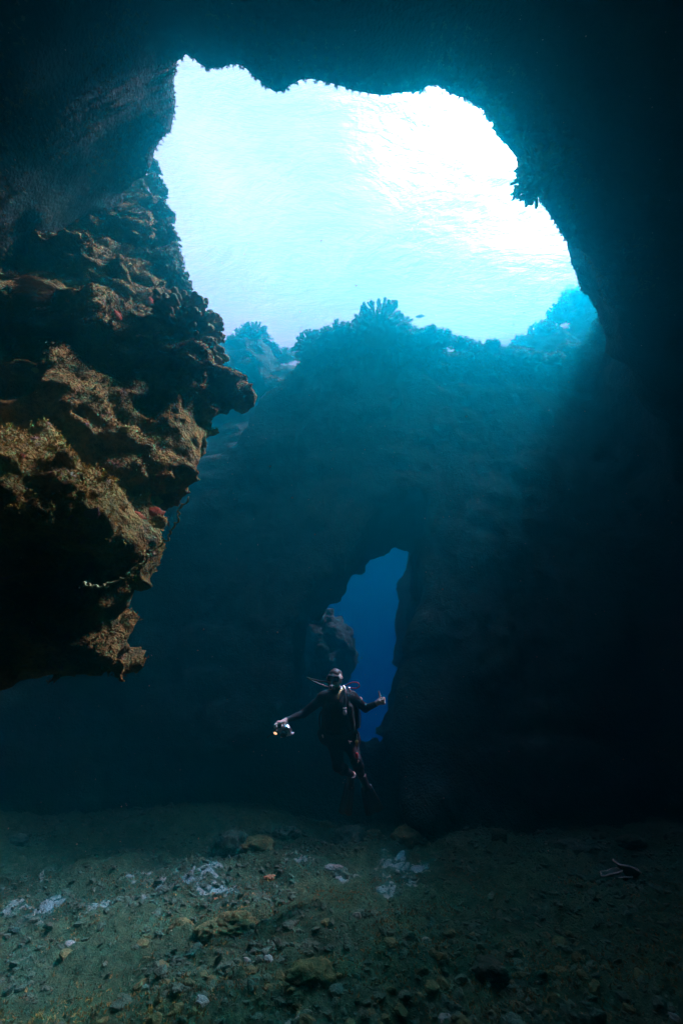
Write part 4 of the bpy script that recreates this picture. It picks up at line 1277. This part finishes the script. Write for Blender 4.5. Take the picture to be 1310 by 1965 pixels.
vox_part('pocket', [(U(560, 640, -.02), U(578, 690, -.02), .055, .055, .02), (U(578, 690, -.02), U(605, 720, -.03), .05, .04, .02)], M['nylon'], .008, noise=.006)
vox_part('pocket', [(U(812, 612, -.04), U(838, 650, -.02), .035, .035, .02)], M['nylon'], .008, noise=.006)
vox_part('belt_buckle', [(U(800, 620, -.10), U(815, 608, -.09), .012, .016, .004)], M['steel'], .005)
vox_part('pocket_tag', [(U(568, 660, -.085), U(572, 674, -.085), .012, .010, .003)], M['white_plastic'], .004)
vox_part('belt_clip', [(U(774, 702, -0.19), U(784, 724, -0.19), .009, .007, .003), (U(780, 712, -0.19), U(796, 706, -0.19), .006, .006, .003)], M['white_plastic'], .004)
vox_part('chest_logo', [(U(626, 408, -.185), U(660, 408, -.195), .007, .007, .003)], M['nylon_green'], .004)
# gauge line hanging by the thigh
hose('gauge_line', [U(838, 645, -.04), U(838, 690, -.18), U(838, 760, -.24), U(838, 800, -.29), U(845, 880, -.27)], .007, 'rubber')
vox_part('torch_handle', [(U(836, 708, -0.22), U(836, 712, -0.22), .020, .020, .003), (U(836, 712, -0.22), U(835, 744, -0.22), .013, .011, .003)], M['green_yellow'], .005)
vox_part('red_marker', [(U(836, 806, -0.30), U(837, 830, -0.30), .018, .017, .003)], M['red_plastic'], .005)
vox_part('line_clip', [(U(847, 860, -0.28), U(845, 872, -0.28), .008, .008, .003)], M['white_plastic'], .004)
# tank on the back
def lathe(name, base, axis, prof, mat, seg=24, parent=person):
    a = np.asarray(axis, float) / np.linalg.norm(axis); u = np.cross(a, (.3, .9, .1)); u /= np.linalg.norm(u); w = np.cross(a, u)
    V, F = [], []
    for (h, r) in prof:
        for k in range(seg):
            t = 2 * math.pi * k / seg; V.append(base + a * h + (u * math.cos(t) + w * math.sin(t)) * r)
    n = len(prof)
    for i in range(n - 1):
        for k in range(seg): F.append((i * seg + k, i * seg + (k + 1) % seg, (i + 1) * seg + (k + 1) % seg, (i + 1) * seg + k))
    F.append(tuple(range(seg))[::-1]); F.append(tuple((n - 1) * seg + k for k in range(seg)))
    return part(name, V, F, mat, parent)
tb, tt = U(715, 660, .26), U(712, 330, .27)
lathe('tank', tb, tt - tb, [(0, .05), (.015, .082), (.04, .09), (.50, .09), (.55, .075), (.585, .035), (.60, .028), (.635, .028)], M['steel'])
lathe('tank_valve', tt + np.array([0, 0, .07]), (1, 0, 0), [(-.06, .022), (-.03, .024), (.03, .024), (.07, .018)], M['steel'], 14)

# fins: foot pocket, strap, blade with two rails and a centre rib
def fin(foot, tip, w0, w1, side, back):
    ax_ = tip - foot; L = np.linalg.norm(ax_); ax_ /= L
    s_ = np.asarray(side, float); s_ -= ax_ * s_.dot(ax_); s_ /= np.linalg.norm(s_); n_ = np.cross(ax_, s_)
    ft = vox_part('fin', [(foot - ax_ * .02, foot + ax_ * .10, .052, .05, .02), (foot + ax_ * .10 - s_ * .02, foot + ax_ * .16 - s_ * .03, .03, .018, .02), (foot + ax_ * .10 + s_ * .02, foot + ax_ * .16 + s_ * .03, .03, .018, .02)], M['rubber'], .008)
    V, F = [], []; nl, nw = 14, 9
    for sd in (0, 1):
        for i in range(nl):
            t = i / (nl - 1)
            w = w0 + (w1 - w0) * t ** .85
            for j in range(nw):
                x = (j / (nw - 1) - .5)
                end = .03 * (1 - (2 * x) ** 2) * (t > .99) - .02 * (abs(x) < .1) * (t > .99)
                V.append(foot + ax_ * (.08 + (L - .08) * t + end) + s_ * x * w + n_ * (.05 * math.sin(t * 1.8) * back - .012 * math.cos(x * 6.28) * t + (.004 if sd else -.004)))
    g = lambda sd, i, j: sd * nl * nw + i * nw + j
    for i in range(nl - 1):
        for j in range(nw - 1):
            F.append((g(0, i, j), g(0, i, j + 1), g(0, i + 1, j + 1), g(0, i + 1, j))); F.append((g(1, i, j), g(1, i + 1, j), g(1, i + 1, j + 1), g(1, i, j + 1)))
        F.append((g(0, i, 0), g(0, i + 1, 0), g(1, i + 1, 0), g(1, i, 0))); F.append((g(0, i, nw - 1), g(1, i, nw - 1), g(1, i + 1, nw - 1), g(0, i + 1, nw - 1)))
    for j in range(nw - 1):
        F.append((g(0, nl - 1, j), g(0, nl - 1, j + 1), g(1, nl - 1, j + 1), g(1, nl - 1, j)))
    def sub(o): o.parent = ft; o.matrix_parent_inverse = Matrix.Identity(4); return o
    sub(part('blade', V, F, M['fin_blue']))
    for x in (-.5, .5, -.17, .17):
        pth = [foot + ax_ * (.08 + (L - .08) * t) + s_ * x * (w0 + (w1 - w0) * t ** .85) + n_ * (.05 * math.sin(t * 1.8) * back - .012 * math.cos(x * 6.28) * t) for t in np.linspace(0, .99, 10)]
        v, f = tube(pth, list(np.linspace(.012, .006, 10) if abs(x) > .3 else np.linspace(.008, .004, 10)), 6); sub(part('rail', v, f, M['rubber']))
    hp = foot - ax_ * .02
    pth = [hp + s_ * .05 * math.cos(a) + n_ * .055 * math.sin(a) - ax_ * .025 for a in np.linspace(0, 2 * math.pi, 20)]
    v, f = tube(pth, [.009] * 20, 6); sub(part('strap', v, f, M['rubber']))
fin(U(790, 1000, .08), U(750, 1252, .10), .105, .165, RT - FW * .15, 1)
fin(U(888, 1008, .08), U(972, 1246, .02), .115, .235, RT + UP * .1 + FW * .1, 1)

# ------------------------------------------------------------------ the camera in the diver's hand
ce = empty('dive_camera', camP)
tag(ce, 'silver underwater camera with a lit flash in the hand of the diver', 'camera')
CINV = Matrix.Translation(-Vector(camP))
cf = (-FW * .85 - RT * .25 - UP * .35); cf /= np.linalg.norm(cf)
cx = (RT * .86 + UP * .50); cx -= cf * cx.dot(cf); cx /= np.linalg.norm(cx); cz = np.cross(cx, cf)
if cz.dot(UP) < 0: cz = -cz
def C(x, y, z): return camP + (cx * x + cf * y + cz * z) * 1.2
def cpart(o, parent=None):
    o.parent = parent or ce; o.matrix_parent_inverse = CINV if parent is None else Matrix.Identity(4); return o
def cbox(name, x, y, z, hx, hy, hz, mat, bev=.008):
    bm = bmesh.new(); bmesh.ops.create_cube(bm, size=2)
    bmesh.ops.scale(bm, vec=(hx, hy, hz), verts=bm.verts)
    bmesh.ops.bevel(bm, geom=bm.edges[:], offset=bev, segments=3, affect='EDGES')
    V = [C(x + v.co.x, y + v.co.y, z + v.co.z) for v in bm.verts]; F = [[v.index for v in f.verts] for f in bm.faces]; bm.free()
    return cpart(poly_obj(name, V, F, mat))
def cring(name, x, z, prof, mat, seg=22, parent=None):
    V, F = [], []
    for (y, r) in prof:
        for k in range(seg):
            a = 2 * math.pi * k / seg; V.append(C(x + math.cos(a) * r, y, z + math.sin(a) * r))
    for i in range(len(prof) - 1):
        for k in range(seg): F.append((i * seg + k, i * seg + (k + 1) % seg, (i + 1) * seg + (k + 1) % seg, (i + 1) * seg + k))
    F.append(tuple(range(seg))[::-1]); F.append(tuple((len(prof) - 1) * seg + k for k in range(seg)))
    return cpart(poly_obj(name, V, F, mat), parent)
cbox('housing', .03, 0, -.02, .062, .032, .047, M['steel'])
pt = cring('port', .035, -.022, [(.02, .036), (.06, .036), (.066, .033), (.066, .028), (.052, .026)], M['rubber'])
cring('lens', .035, -.022, [(.050, .024), (.054, .018), (.056, .006)], M['glass'], 18, pt)
cbox('tray', .02, 0, -.083, .085, .018, .006, M['white_plastic'], .003)
cbox('tray_post', .03, 0, -.072, .012, .012, .012, M['steel'], .003)
cbox('handle', -.035, 0, .045, .055, .018, .018, M['rubber'], .010)
fl = cring('flash', -.075, -.005, [(-.03, .030), (.03, .034), (.036, .034), (.036, .029), (.030, .028)], M['rubber'])
cring('flash_lamp', -.075, -.005, [(.0295, .020), (.033, .015), (.034, .005)], M['flash_lit'], 18, fl)
cbox('flash_arm', -.055, -.01, .02, .012, .01, .03, M['steel'], .004)
v, f = tube(spline([C(-.10, 0, -.01), C(-.14, .0, -.02), C(-.19, .02, -.03), C(-.22, .01, -.045)], 16), [.009] * 16, 6)
cpart(poly_obj('lanyard', v, f, M['rubber']))
